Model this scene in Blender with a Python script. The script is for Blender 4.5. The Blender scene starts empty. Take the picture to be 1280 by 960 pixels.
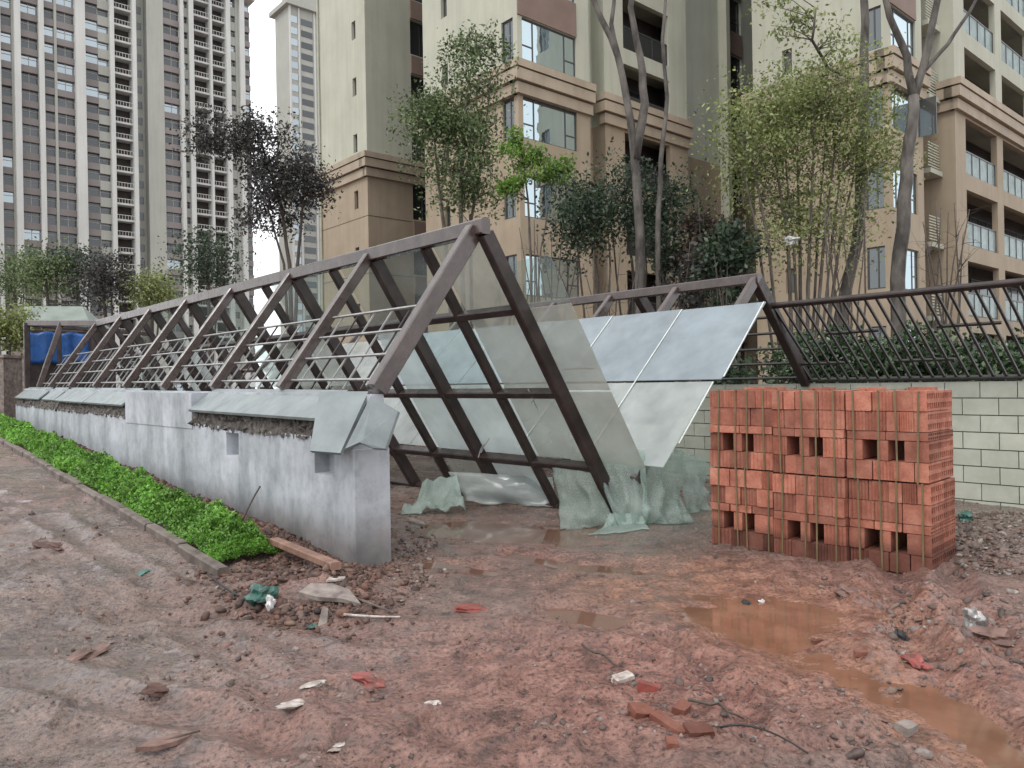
import bpy, math, random
import numpy as np
from mathutils import Vector, Matrix, Euler

random.seed(7)
rng = np.random.default_rng(7)
R = math.radians
scene = bpy.context.scene
col = scene.collection

# ------------------------------------------------------------------ camera, sky, sun, exposure
EYE = 1.55
ROLL = R(1.0)
cam_d = bpy.data.cameras.new('camera')
cam_d.sensor_width = 36.0
cam_d.lens = 27.05
cam_d.clip_end = 3000.0
cam = bpy.data.objects.new('camera', cam_d)
cam.location = (0, 0, EYE)
cam.rotation_euler = (R(90), ROLL, 0)
col.objects.link(cam)
scene.camera = cam

SUN_EL, SUN_AZ = R(52), R(215)          # azimuth measured clockwise from +Y: light from behind, a little to the left
w = bpy.data.worlds.new('World'); scene.world = w
w.use_nodes = True
nt = w.node_tree; nt.nodes.clear()
sky = nt.nodes.new('ShaderNodeTexSky'); sky.sky_type = 'NISHITA'; sky.sun_disc = False
sky.sun_elevation = SUN_EL; sky.sun_rotation = SUN_AZ
sky.air_density = 1.0; sky.dust_density = 4.0
tc = nt.nodes.new('ShaderNodeTexCoord')
cl = nt.nodes.new('ShaderNodeTexNoise'); cl.inputs['Scale'].default_value = 2.2; cl.inputs['Detail'].default_value = 6
ramp = nt.nodes.new('ShaderNodeValToRGB')
ramp.color_ramp.elements[0].position = 0.3; ramp.color_ramp.elements[0].color = (0.80, 0.84, 0.88, 1)
ramp.color_ramp.elements[1].position = 0.7; ramp.color_ramp.elements[1].color = (1.0, 1.0, 1.0, 1)
sc = nt.nodes.new('ShaderNodeVectorMath'); sc.operation = 'SCALE'; sc.inputs['Scale'].default_value = 14.0
mixw = nt.nodes.new('ShaderNodeMix'); mixw.data_type = 'RGBA'; mixw.inputs['Factor'].default_value = 0.9
bg = nt.nodes.new('ShaderNodeBackground'); bg.inputs['Strength'].default_value = 0.1
wo = nt.nodes.new('ShaderNodeOutputWorld')
nt.links.new(tc.outputs['Generated'], cl.inputs['Vector'])
nt.links.new(cl.outputs['Fac'], ramp.inputs['Fac'])
nt.links.new(ramp.outputs['Color'], sc.inputs[0])
nt.links.new(sky.outputs['Color'], mixw.inputs['A'])
nt.links.new(sc.outputs['Vector'], mixw.inputs['B'])
nt.links.new(mixw.outputs['Result'], bg.inputs['Color'])
nt.links.new(bg.outputs['Background'], wo.inputs['Surface'])

sun_d = bpy.data.lights.new('sun', 'SUN'); sun_d.energy = 0.95; sun_d.angle = R(16); sun_d.color = (1.0, 0.96, 0.9)
sun = bpy.data.objects.new('sun', sun_d); col.objects.link(sun)
sdir = Vector((math.sin(SUN_AZ) * math.cos(SUN_EL), math.cos(SUN_AZ) * math.cos(SUN_EL), math.sin(SUN_EL)))
sun.rotation_euler = sdir.to_track_quat('Z', 'Y').to_euler()
sun.location = (0, 0, 60)

scene.view_settings.view_transform = 'Standard'
scene.view_settings.look = 'None'
scene.view_settings.exposure = 0.42
scene.view_settings.gamma = 1.0
scene.view_settings.use_curve_mapping = False
scene.render.engine = 'CYCLES'
scene.cycles.transparent_max_bounces = 24
scene.cycles.max_bounces = 8

# ------------------------------------------------------------------ frames of the place
U = Vector((0.754, 0.657, 0)); D = Vector((-0.657, 0.754, 0))     # across / along the ramp; the flats stand parallel to it
P0 = Vector((-1.11, 6.66, 0))
def F(s, a, z=0.0):
    return P0 + D * s + U * a + Vector((0, 0, z))
FOC = 962.0
def ray(px, py):
    dx, dy = px - 640.0, 480.0 - py
    c, s = math.cos(ROLL), math.sin(ROLL)
    return Vector(((dx * c + dy * s) / FOC, 1.0, (dy * c - dx * s) / FOC))
def at(px, py, Y):
    return Vector((0, 0, EYE)) + ray(px, py) * Y

# ------------------------------------------------------------------ noise
def _h(ix, iy, seed):
    n = (ix.astype(np.int64) * 374761393 + iy.astype(np.int64) * 668265263 + seed * 974711) & 0xffffffff
    n = ((n ^ (n >> 13)) * 1274126177) & 0xffffffff
    n = n ^ (n >> 16)
    return (n & 0xffff) / 65535.0
def vnoise(x, y, seed=0):
    x = np.asarray(x, float); y = np.asarray(y, float)
    ix = np.floor(x); iy = np.floor(y); fx = x - ix; fy = y - iy
    fx = fx * fx * (3 - 2 * fx); fy = fy * fy * (3 - 2 * fy)
    a = _h(ix, iy, seed); b = _h(ix + 1, iy, seed); c = _h(ix, iy + 1, seed); d = _h(ix + 1, iy + 1, seed)
    return (a + (b - a) * fx) * (1 - fy) + (c + (d - c) * fx) * fy - 0.5
def fbm(x, y, seed=0, oct=4):
    t = 0; amp = 1.0; f = 1.0
    for k in range(oct):
        t = t + amp * vnoise(np.asarray(x) * f + 13.7 * k, np.asarray(y) * f - 7.1 * k, seed + k); amp *= 0.5; f *= 2.03
    return t
def sstep(a, b, x):
    t = np.clip((np.asarray(x, float) - a) / (b - a), 0, 1); return t * t * (3 - 2 * t)

# ------------------------------------------------------------------ mesh building
class MB:
    def __init__(self): self.v = []; self.f = []
    def add(self, verts, faces):
        o = len(self.v); self.v += [tuple(p) for p in verts]; self.f += [tuple(i + o for i in f) for f in faces]
    def obox(self, c, ax, ay, az):
        c = Vector(c); vs = []
        for k in (-1, 1):
            for j in (-1, 1):
                for i in (-1, 1): vs.append(c + ax * i + ay * j + az * k)
        self.add(vs, [(0, 2, 3, 1), (4, 5, 7, 6), (0, 1, 5, 4), (2, 6, 7, 3), (0, 4, 6, 2), (1, 3, 7, 5)])
    def box(self, x0, x1, y0, y1, z0, z1):
        self.obox(((x0 + x1) / 2, (y0 + y1) / 2, (z0 + z1) / 2), Vector(((x1 - x0) / 2, 0, 0)), Vector((0, (y1 - y0) / 2, 0)), Vector((0, 0, (z1 - z0) / 2)))
    def bar(self, p, q, w, h, up=Vector((0, 0, 1)), bev=0.0):
        p = Vector(p); q = Vector(q); d = (q - p); L = d.length; d.normalize()
        side = d.cross(up)
        if side.length < 1e-5: side = d.cross(Vector((1, 0, 0)))
        side.normalize(); upv = side.cross(d).normalized()
        if bev <= 0:
            self.obox((p + q) / 2, d * (L / 2), side * (w / 2), upv * (h / 2)); return
        prof = [(-w / 2 + bev, -h / 2), (w / 2 - bev, -h / 2), (w / 2, -h / 2 + bev), (w / 2, h / 2 - bev), (w / 2 - bev, h / 2), (-w / 2 + bev, h / 2), (-w / 2, h / 2 - bev), (-w / 2, -h / 2 + bev)]
        vs = [e + side * a + upv * b for e in (p, q) for a, b in prof]
        fs = [(i, (i + 1) % 8, 8 + (i + 1) % 8, 8 + i) for i in range(8)] + [tuple(range(7, -1, -1)), tuple(range(8, 16))]
        self.add(vs, fs)
    def tube(self, pts, radii, n=6):
        pts = [Vector(p) for p in pts]; ring = []
        for i, p in enumerate(pts):
            d = (pts[min(i + 1, len(pts) - 1)] - pts[max(i - 1, 0)])
            if d.length < 1e-6: d = Vector((0, 0, 1))
            d.normalize()
            ref = Vector((1, 0, 0)) if abs(d.x) < 0.8 else Vector((0, 1, 0))
            a = d.cross(ref).normalized(); b = d.cross(a)
            ring.append([p + (a * math.cos(2 * math.pi * k / n) + b * math.sin(2 * math.pi * k / n)) * radii[i] for k in range(n)])
        vs = [v for r in ring for v in r]; fs = []
        for i in range(len(pts) - 1):
            for k in range(n):
                fs.append((i * n + k, i * n + (k + 1) % n, (i + 1) * n + (k + 1) % n, (i + 1) * n + k))
        fs.append(tuple(range(n - 1, -1, -1))); fs.append(tuple(range((len(pts) - 1) * n, len(pts) * n)))
        self.add(vs, fs)
    def mesh(self, name):
        m = bpy.data.meshes.new(name); m.from_pydata(self.v, [], self.f); m.update(); return m
    def build(self, name, mat, parent=None, smooth=False):
        return mkobj(name, self.mesh(name), mat, parent, smooth)
def mkobj(name, me, mat=None, parent=None, smooth=False):
    if mat is not None and not me.materials: me.materials.append(mat)
    if smooth: me.polygons.foreach_set('use_smooth', [True] * len(me.polygons))
    o = bpy.data.objects.new(name, me); col.objects.link(o)
    if parent is not None: setp(o, parent)
    return o
def setp(o, parent):
    o.parent = parent
    if parent.location.length > 0 or parent.rotation_euler[2]:
        m = Matrix.LocRotScale(parent.location, parent.rotation_euler, parent.scale)
        if parent.parent is not None:
            g = parent.parent; m = Matrix.LocRotScale(g.location, g.rotation_euler, g.scale) @ parent.matrix_parent_inverse @ m
        o.matrix_parent_inverse = m.inverted()
def arr_mesh(name, V, Q):
    V = np.ascontiguousarray(V, np.float32); Q = np.ascontiguousarray(Q, np.int32)
    me = bpy.data.meshes.new(name); k = Q.shape[1]
    me.vertices.add(len(V)); me.vertices.foreach_set('co', V.ravel())
    me.loops.add(Q.size); me.loops.foreach_set('vertex_index', Q.ravel())
    me.polygons.add(len(Q)); me.polygons.foreach_set('loop_start', np.arange(0, Q.size, k, dtype=np.int32))
    me.polygons.foreach_set('loop_total', np.full(len(Q), k, np.int32))
    me.update(calc_edges=True); return me
def empty(name, loc=(0, 0, 0), rz=0.0, parent=None):
    o = bpy.data.objects.new(name, None); o.location = loc; o.rotation_euler = (0, 0, rz); o.empty_display_size = 0.2
    col.objects.link(o)
    if parent is not None: setp(o, parent)
    return o
def tag(o, label=None, cat=None, group=None, kind=None):
    if label: o['label'] = label
    if cat: o['category'] = cat
    if group: o['group'] = group
    if kind: o['kind'] = kind
    return o

# ------------------------------------------------------------------ materials
def new_mat(name):
    m = bpy.data.materials.new(name); m.use_nodes = True
    t = m.node_tree; return m, t, t.nodes['Principled BSDF']
def nd(t, kind, **kw):
    n = t.nodes.new(kind)
    for k, v in kw.items():
        if k in n.inputs: n.inputs[k].default_value = v
        else: setattr(n, k, v)
    return n
def c4(c): return (c[0], c[1], c[2], 1)
def ramp2(t, fac, stops):
    r = t.nodes.new('ShaderNodeValToRGB'); e = r.color_ramp.elements
    while len(e) < len(stops): e.new(0.5)
    for i, (p, c) in enumerate(stops): e[i].position = p; e[i].color = c4(c)
    t.links.new(fac, r.inputs['Fac']); return r.outputs['Color']
def mixc(t, fac, a, b, blend='MIX'):
    m = t.nodes.new('ShaderNodeMix'); m.data_type = 'RGBA'; m.blend_type = blend
    for s, v in (('Factor', fac), ('A', a), ('B', b)):
        if hasattr(v, 'is_linked') or isinstance(v, bpy.types.NodeSocket): t.links.new(v, m.inputs[s])
        else: m.inputs[s].default_value = v if s == 'Factor' else c4(v)
    return m.outputs['Result']
def vec(t, scale=(1, 1, 1), coord='Object'):
    tcn = t.nodes.new('ShaderNodeTexCoord'); mp = t.nodes.new('ShaderNodeMapping'); mp.inputs['Scale'].default_value = scale
    t.links.new(tcn.outputs[coord], mp.inputs['Vector']); return mp.outputs['Vector']
def wvec(t, scale=(1, 1, 1)):
    g = t.nodes.new('ShaderNodeNewGeometry'); mp = t.nodes.new('ShaderNodeMapping'); mp.inputs['Scale'].default_value = scale
    t.links.new(g.outputs['Position'], mp.inputs['Vector']); return mp.outputs['Vector']
def noise(t, v, scale, detail=5, rough=0.6):
    n = nd(t, 'ShaderNodeTexNoise', Scale=scale, Detail=detail, Roughness=rough); t.links.new(v, n.inputs['Vector']); return n.outputs['Fac']
def bump(t, p, h, strength=0.3, dist=0.02):
    b = nd(t, 'ShaderNodeBump', Strength=strength, Distance=dist); t.links.new(h, b.inputs['Height']); t.links.new(b.outputs['Normal'], p.inputs['Normal'])
def simple(name, c1, c2, scale=6, rough=0.6, bstr=0.2, bdist=0.01, metal=0.0, spec=0.5, lo=0.35, hi=0.65, rr=0.0, world=True, stretch=(1, 1, 1), rand=0.0):
    m, t, p = new_mat(name)
    v = wvec(t, stretch) if world else vec(t, stretch)
    n = noise(t, v, scale)
    c = ramp2(t, n, [(lo, c1), (hi, c2)])
    if rand:
        oi = t.nodes.new('ShaderNodeObjectInfo')
        hs = nd(t, 'ShaderNodeHueSaturation'); mm = nd(t, 'ShaderNodeMapRange'); mm.inputs['To Min'].default_value = 1 - rand; mm.inputs['To Max'].default_value = 1 + rand
        t.links.new(oi.outputs['Random'], mm.inputs['Value']); t.links.new(mm.outputs['Result'], hs.inputs['Value']); t.links.new(c, hs.inputs['Color']); c = hs.outputs['Color']
    t.links.new(c, p.inputs['Base Color'])
    p.inputs['Metallic'].default_value = metal; p.inputs['Specular IOR Level'].default_value = spec
    if rr:
        mr = nd(t, 'ShaderNodeMapRange'); mr.inputs['To Min'].default_value = rough - rr; mr.inputs['To Max'].default_value = rough + rr
        mr.inputs['From Min'].default_value = 0.3; mr.inputs['From Max'].default_value = 0.7
        n2 = noise(t, v, scale * 2.3); t.links.new(n2, mr.inputs['Value']); t.links.new(mr.outputs['Result'], p.inputs['Roughness'])
    else: p.inputs['Roughness'].default_value = rough
    if bstr: bump(t, p, noise(t, v, scale * 5, 6), bstr, bdist)
    return m
def leaf_mat(name, cols, rough=0.45, trans=0.35):
    m, t, p = new_mat(name)
    g = t.nodes.new('ShaderNodeNewGeometry')
    n = len(cols)
    c = ramp2(t, g.outputs['Random Per Island'], [(i / (n - 1), cc) for i, cc in enumerate(cols)])
    nz = noise(t, wvec(t), 1.3, 3)
    sh = ramp2(t, nz, [(0.3, (0.6, 0.6, 0.6)), (0.7, (1.25, 1.25, 1.15))])
    c = mixc(t, 1.0, c, sh, 'MULTIPLY')
    t.links.new(c, p.inputs['Base Color']); p.inputs['Roughness'].default_value = rough
    tr = nd(t, 'ShaderNodeBsdfTranslucent'); t.links.new(c, tr.inputs['Color'])
    mx = nd(t, 'ShaderNodeMixShader'); mx.inputs[0].default_value = trans
    t.links.new(p.outputs[0], mx.inputs[1]); t.links.new(tr.outputs[0], mx.inputs[2])
    t.links.new(mx.outputs[0], t.nodes['Material Output'].inputs['Surface'])
    return m

M = {}
# mud: colour from two soil attributes held by the ground sheet, wet sheen in the low spots
def mud_mat():
    m, t, p = new_mat('mud')
    v = wvec(t)
    a1 = nd(t, 'ShaderNodeAttribute', attribute_name='clay'); a2 = nd(t, 'ShaderNodeAttribute', attribute_name='wet')
    n1 = noise(t, v, 0.9, 6); n2 = noise(t, v, 5.5, 7, 0.65); n3 = noise(t, v, 38, 6, 0.7); n4 = noise(t, v, 120, 4, 0.7)
    brown = ramp2(t, n1, [(0.30, (0.095, 0.070, 0.058)), (0.5, (0.165, 0.120, 0.102)), (0.70, (0.225, 0.178, 0.158))])
    red = ramp2(t, n2, [(0.3, (0.155, 0.070, 0.054)), (0.5, (0.235, 0.110, 0.086)), (0.7, (0.29, 0.162, 0.132))])
    c = mixc(t, a1.outputs['Fac'], brown, red)
    a3 = nd(t, 'ShaderNodeAttribute', attribute_name='silt')
    c = mixc(t, a3.outputs['Fac'], c, ramp2(t, n2, [(0.3, (0.21, 0.098, 0.062)), (0.7, (0.30, 0.155, 0.104))]))
    spot = ramp2(t, n2, [(0.34, (0.60, 0.58, 0.58)), (0.46, (0.97, 0.97, 0.97)), (0.66, (1.25, 1.23, 1.22))])
    c = mixc(t, 1.0, c, spot, 'MULTIPLY')
    fine = ramp2(t, n3, [(0.38, (0.25, 0.23, 0.23)), (0.46, (0.95, 0.95, 0.95)), (0.66, (1.55, 1.52, 1.52))])  # dark specks: small clumps and their little shadows put into the colour
    c = mixc(t, 0.85, c, fine, 'MULTIPLY')
    t.links.new(c, p.inputs['Base Color'])
    # roughness: wet
    mr = nd(t, 'ShaderNodeMapRange'); mr.inputs['From Min'].default_value = 0.35; mr.inputs['From Max'].default_value = 0.65
    mr.inputs['To Min'].default_value = 0.18; mr.inputs['To Max'].default_value = 0.60
    t.links.new(n2, mr.inputs['Value'])
    sub = nd(t, 'ShaderNodeMath', operation='MULTIPLY'); sub.inputs[1].default_value = 0.42; t.links.new(a2.outputs['Fac'], sub.inputs[0])
    s2 = nd(t, 'ShaderNodeMath', operation='SUBTRACT', use_clamp=True); t.links.new(mr.outputs['Result'], s2.inputs[0]); t.links.new(sub.outputs[0], s2.inputs[1])
    mx = nd(t, 'ShaderNodeMath', operation='MAXIMUM'); mx.inputs[1].default_value = 0.10; t.links.new(s2.outputs[0], mx.inputs[0])
    t.links.new(mx.outputs[0], p.inputs['Roughness'])
    ad = nd(t, 'ShaderNodeMath', operation='ADD'); t.links.new(n3, ad.inputs[0])
    ml = nd(t, 'ShaderNodeMath', operation='MULTIPLY'); ml.inputs[1].default_value = 0.5; t.links.new(n4, ml.inputs[0]); t.links.new(ml.outputs[0], ad.inputs[1])
    vo = nd(t, 'ShaderNodeTexVoronoi', Scale=48.0); t.links.new(v, vo.inputs['Vector'])
    grit = ramp2(t, vo.outputs['Color'], [(0.0, (0.0, 0.0, 0.0)), (1.0, (1, 1, 1))])
    a4 = nd(t, 'ShaderNodeMath', operation='ADD'); t.links.new(ad.outputs[0], a4.inputs[0])
    vm = nd(t, 'ShaderNodeMath', operation='MULTIPLY'); vm.inputs[1].default_value = -0.35; t.links.new(vo.outputs['Distance'], vm.inputs[0]); t.links.new(vm.outputs[0], a4.inputs[1])
    bump(t, p, a4.outputs[0], 0.85, 0.026)
    # standing film of rain water in the smoother places
    cw = nd(t, 'ShaderNodeMapRange'); cw.inputs['From Min'].default_value = 0.40; cw.inputs['From Max'].default_value = 0.60; cw.inputs['To Min'].default_value = 0.75; cw.inputs['To Max'].default_value = 0.0
    t.links.new(n2, cw.inputs['Value']); cm = nd(t, 'ShaderNodeMath', operation='MULTIPLY'); t.links.new(cw.outputs['Result'], cm.inputs[0]); t.links.new(a2.outputs['Fac'], cm.inputs[1])
    t.links.new(cm.outputs[0], p.inputs['Coat Weight']); p.inputs['Coat Roughness'].default_value = 0.12
    return m
M['mud'] = mud_mat()
M['water'] = simple('muddy_water', (0.150, 0.074, 0.045), (0.215, 0.115, 0.074), 3.5, 0.05, 0.05, 0.004, spec=0.9)
M['water2'] = simple('muddy_pool', (0.13, 0.070, 0.050), (0.18, 0.10, 0.072), 1.2, 0.04, 0.04, 0.004, spec=0.7)
M['soil'] = simple('dark_soil', (0.05, 0.025, 0.02), (0.13, 0.066, 0.052), 14, 0.8, 0.6, 0.02)
def chunk_mat(name, cols, rough=0.7):
    m, t, p = new_mat(name)
    g = t.nodes.new('ShaderNodeNewGeometry'); n = len(cols)
    c = ramp2(t, g.outputs['Random Per Island'], [(i / (n - 1), cc) for i, cc in enumerate(cols)])
    nz = noise(t, wvec(t), 40, 5, 0.7); c = mixc(t, 0.8, c, ramp2(t, nz, [(0.35, (0.5, 0.48, 0.47)), (0.65, (1.2, 1.2, 1.2))]), 'MULTIPLY')
    t.links.new(c, p.inputs['Base Color']); p.inputs['Roughness'].default_value = rough; bump(t, p, nz, 0.5, 0.008)
    return m
M['clods'] = chunk_mat('mud_clods', [(0.05, 0.034, 0.03), (0.11, 0.072, 0.06), (0.18, 0.095, 0.075), (0.26, 0.21, 0.19), (0.07, 0.046, 0.04)], 0.55)
M['rubbles'] = chunk_mat('rubble_mix', [(0.06, 0.045, 0.04), (0.13, 0.09, 0.075), (0.19, 0.125, 0.10), (0.11, 0.075, 0.062), (0.30, 0.26, 0.235), (0.09, 0.06, 0.05)], 0.65)
M['litters'] = chunk_mat('litter_mix', [(0.035, 0.022, 0.018), (0.09, 0.045, 0.034), (0.15, 0.072, 0.05), (0.06, 0.035, 0.028), (0.19, 0.12, 0.09)], 0.7)
M['clod'] = simple('mud_clod', (0.10, 0.058, 0.046), (0.23, 0.135, 0.11), 9, 0.6, 0.6, 0.01)
M['litter'] = simple('leaf_litter', (0.07, 0.03, 0.022), (0.19, 0.09, 0.065), 25, 0.7, 0.3)
def concrete():
    m, t, p = new_mat('grey_render')
    v = wvec(t); st = wvec(t, (1.5, 1.5, 0.35))
    n1 = noise(t, v, 1.1, 6); n2 = noise(t, st, 1.5, 4); n3 = noise(t, v, 22, 6, 0.7)
    c = ramp2(t, n1, [(0.3, (0.30, 0.325, 0.35)), (0.55, (0.43, 0.455, 0.49)), (0.75, (0.55, 0.57, 0.62))])
    s = ramp2(t, n2, [(0.34, (0.62, 0.64, 0.64)), (0.52, (1, 1, 1)), (0.7, (1.12, 1.11, 1.14))])
    c = mixc(t, 0.8, c, s, 'MULTIPLY')
    c = mixc(t, 0.6, c, ramp2(t, noise(t, v, 7, 6, 0.7), [(0.36, (0.7, 0.7, 0.7)), (0.55, (1.05, 1.05, 1.05))]), 'MULTIPLY')
    g = t.nodes.new('ShaderNodeNewGeometry'); sx = t.nodes.new('ShaderNodeSeparateXYZ'); t.links.new(g.outputs['Position'], sx.inputs[0])
    ad = nd(t, 'ShaderNodeMath', operation='ADD'); t.links.new(sx.outputs['Z'], ad.inputs[0])
    mn = nd(t, 'ShaderNodeMath', operation='MULTIPLY'); mn.inputs[1].default_value = -0.4; t.links.new(n1, mn.inputs[0]); t.links.new(mn.outputs[0], ad.inputs[1])
    splash = ramp2(t, ad.outputs[0], [(0.0, (0.30, 0.22, 0.17)), (0.30, (1, 1, 1))])
    c = mixc(t, 0.7, c, splash, 'MULTIPLY')
    t.links.new(c, p.inputs['Base Color']); p.inputs['Roughness'].default_value = 0.62
    bump(t, p, n3, 0.25, 0.008)
    return m
M['render'] = concrete()
M['coping'] = simple('grey_coping', (0.16, 0.185, 0.19), (0.23, 0.26, 0.265), 3, 0.42, 0.1, 0.004, rr=0.12)
M['broken'] = simple('broken_mortar', (0.035, 0.03, 0.028), (0.17, 0.15, 0.135), 18, 0.85, 0.8, 0.02)
M['kerb'] = simple('kerb_stone', (0.075, 0.058, 0.048), (0.18, 0.145, 0.125), 5, 0.7, 0.4, 0.01)
M['bronze'] = simple('bronze_paint', (0.020, 0.013, 0.012), (0.048, 0.033, 0.030), 5, 0.42, 0.12, 0.003, rr=0.14, spec=0.4)
M['bronze_grey'] = simple('sky_lit_bronze_paint', (0.042, 0.027, 0.024), (0.078, 0.054, 0.048), 5, 0.28, 0.08, 0.003, rr=0.1, spec=0.8)  # same bronze, with the sky's reflection on the upper members put into the colour
M['iron'] = simple('black_iron', (0.015, 0.014, 0.013), (0.035, 0.03, 0.028), 9, 0.45, 0.05)
M['galv'] = simple('pale_rail', (0.20, 0.20, 0.20), (0.34, 0.34, 0.33), 9, 0.4, 0.05)
def glass_sheet(name, base, alpha, rough=0.08, crack=0.0, film=0.5, tint=(0.9, 0.95, 0.93)):
    m, t, p = new_mat(name)
    v = wvec(t)
    n = noise(t, v, 2.3, 5)
    c = ramp2(t, n, [(0.3, tuple(x * 0.82 for x in base)), (0.7, tuple(min(1, x * 1.12) for x in base))])
    al = nd(t, 'ShaderNodeMapRange'); al.inputs['From Min'].default_value = 0.3; al.inputs['From Max'].default_value = 0.7
    al.inputs['To Min'].default_value = max(alpha - 0.1, 0); al.inputs['To Max'].default_value = min(alpha + 0.1, 1)
    t.links.new(noise(t, v, 1.1, 3), al.inputs['Value'])
    ao = al.outputs['Result']
    if crack:
        vo = nd(t, 'ShaderNodeTexVoronoi', feature='DISTANCE_TO_EDGE', Scale=75.0); t.links.new(v, vo.inputs['Vector'])
        k = ramp2(t, vo.outputs['Distance'], [(0.02, (1, 1, 1)), (0.2, (0, 0, 0))])
        c = mixc(t, k, c, (0.62, 0.69, 0.66))
        a2 = nd(t, 'ShaderNodeMath', operation='MAXIMUM'); t.links.new(ao, a2.inputs[0])
        k2 = nd(t, 'ShaderNodeMath', operation='MULTIPLY'); k2.inputs[1].default_value = crack; t.links.new(k, k2.inputs[0]); t.links.new(k2.outputs[0], a2.inputs[1]); ao = a2.outputs[0]
        bump(t, p, vo.outputs['Distance'], 0.4, 0.01)
    t.links.new(c, p.inputs['Base Color']); p.inputs['Roughness'].default_value = rough
    tr = nd(t, 'ShaderNodeBsdfTranslucent'); t.links.new(c, tr.inputs['Color'])
    mx = nd(t, 'ShaderNodeMixShader'); mx.inputs[0].default_value = film
    t.links.new(p.outputs[0], mx.inputs[1]); t.links.new(tr.outputs[0], mx.inputs[2])
    tp = nd(t, 'ShaderNodeBsdfTransparent'); tp.inputs['Color'].default_value = c4(tint)
    m2 = nd(t, 'ShaderNodeMixShader'); t.links.new(ao, m2.inputs[0]); t.links.new(tp.outputs[0], m2.inputs[1]); t.links.new(mx.outputs[0], m2.inputs[2])
    t.links.new(m2.outputs[0], t.nodes['Material Output'].inputs['Surface'])
    return m
M['glass'] = glass_sheet('dusty_glass', (0.48, 0.46, 0.42), 0.48, 0.07, film=0.55)
M['glass_b'] = glass_sheet('milky_glass', (0.74, 0.77, 0.77), 0.50, 0.07, film=0.5)  # whitish, half-opaque panes
M['glass_clear'] = glass_sheet('clear_wet_glass', (0.4, 0.42, 0.42), 0.15, 0.05, film=0.3)
M['sheet'] = glass_sheet('pale_sky_glass', (0.40, 0.455, 0.50), 0.62, 0.06, film=0.25)  # mirrored sky put into the pale blue-grey colour and opacity
M['film'] = glass_sheet('crazed_laminate', (0.66, 0.72, 0.69), 0.30, 0.12, crack=0.5, film=0.5, tint=(0.86, 0.95, 0.92))
M['film_edge'] = simple('pale_film_edge', (0.6, 0.64, 0.62), (0.75, 0.78, 0.76), 8, 0.4, 0.0)
M['film_dense'] = glass_sheet('heaped_crazed_laminate', (0.46, 0.55, 0.50), 0.5, 0.2, crack=0.65, film=0.4, tint=(0.86, 0.95, 0.92))
# building
M['beige'] = simple('pale_render', (0.375, 0.375, 0.305), (0.445, 0.445, 0.365), 0.5, 0.8, 0.15, 0.01, lo=0.3, hi=0.7)
M['tan'] = simple('tan_stone_paint', (0.285, 0.225, 0.160), (0.355, 0.288, 0.21), 0.6, 0.75, 0.15, 0.01, lo=0.3, hi=0.7)
M['brownp'] = simple('brown_panel', (0.17, 0.115, 0.092), (0.215, 0.148, 0.12), 0.8, 0.7, 0.1)
M['cornice'] = simple('cornice_stone', (0.31, 0.25, 0.185), (0.39, 0.315, 0.24), 0.8, 0.7, 0.15)
M['groove'] = simple('dark_joint', (0.05, 0.04, 0.035), (0.08, 0.065, 0.055), 3, 0.8, 0.0)
M['greygreen'] = simple('grey_green_render', (0.42, 0.43, 0.37), (0.50, 0.51, 0.44), 0.4, 0.8, 0.1, lo=0.3, hi=0.7)
M['frame'] = simple('dark_window_frame', (0.04, 0.042, 0.045), (0.06, 0.062, 0.065), 5, 0.4, 0.0)
M['void'] = simple('room_dark', (0.035, 0.03, 0.028), (0.06, 0.05, 0.045), 0.8, 0.9, 0.0)  # shade inside rooms and balcony recesses put into a near-black colour
def pane_mat(name, refl, dark, mirror):
    m, t, p = new_mat(name)
    oi = t.nodes.new('ShaderNodeObjectInfo')
    c = ramp2(t, oi.outputs['Random'], [(0.0, tuple(x * 0.6 for x in dark)), (0.6, dark), (1.0, tuple(min(1, x * 2.2) for x in dark))])
    t.links.new(c, p.inputs['Base Color']); p.inputs['Roughness'].default_value = 0.25
    g = nd(t, 'ShaderNodeBsdfGlossy'); g.inputs['Color'].default_value = c4(refl); g.inputs['Roughness'].default_value = 0.02
    n = noise(t, wvec(t), 1.2, 2); b = nd(t, 'ShaderNodeBump', Strength=0.05, Distance=0.05); t.links.new(n, b.inputs['Height']); t.links.new(b.outputs['Normal'], g.inputs['Normal'])
    mx = nd(t, 'ShaderNodeMixShader'); mx.inputs[0].default_value = mirror
    t.links.new(p.outputs[0], mx.inputs[1]); t.links.new(g.outputs[0], mx.inputs[2]); t.links.new(mx.outputs[0], t.nodes['Material Output'].inputs['Surface'])
    return m
M['pane'] = pane_mat('window_glass', (0.72, 0.86, 0.92), (0.05, 0.06, 0.065), 0.55)
M['pane_dark'] = pane_mat('window_glass_dim', (0.6, 0.7, 0.72), (0.04, 0.04, 0.04), 0.12)
M['railglass'] = glass_sheet('rail_glass', (0.52, 0.62, 0.62), 0.55, 0.05, film=0.3)
M['twhite'] = simple('tower_pale_render', (0.44, 0.44, 0.425), (0.53, 0.53, 0.51), 0.08, 0.8, 0.0, lo=0.3, hi=0.7)
M['tgrey'] = simple('tower_grey_render', (0.30, 0.30, 0.27), (0.37, 0.37, 0.335), 0.08, 0.8, 0.0, lo=0.3, hi=0.7)
M['tbrown'] = simple('tower_brown_render', (0.16, 0.14, 0.135), (0.24, 0.215, 0.205), 0.08, 0.8, 0.0, lo=0.3, hi=0.7)
M['tpane'] = pane_mat('tower_glass', (0.6, 0.68, 0.72), (0.028, 0.027, 0.030), 0.05)
M['tpane_b'] = pane_mat('tower_glass_bright', (0.7, 0.8, 0.86), (0.06, 0.07, 0.08), 0.35)
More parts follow.
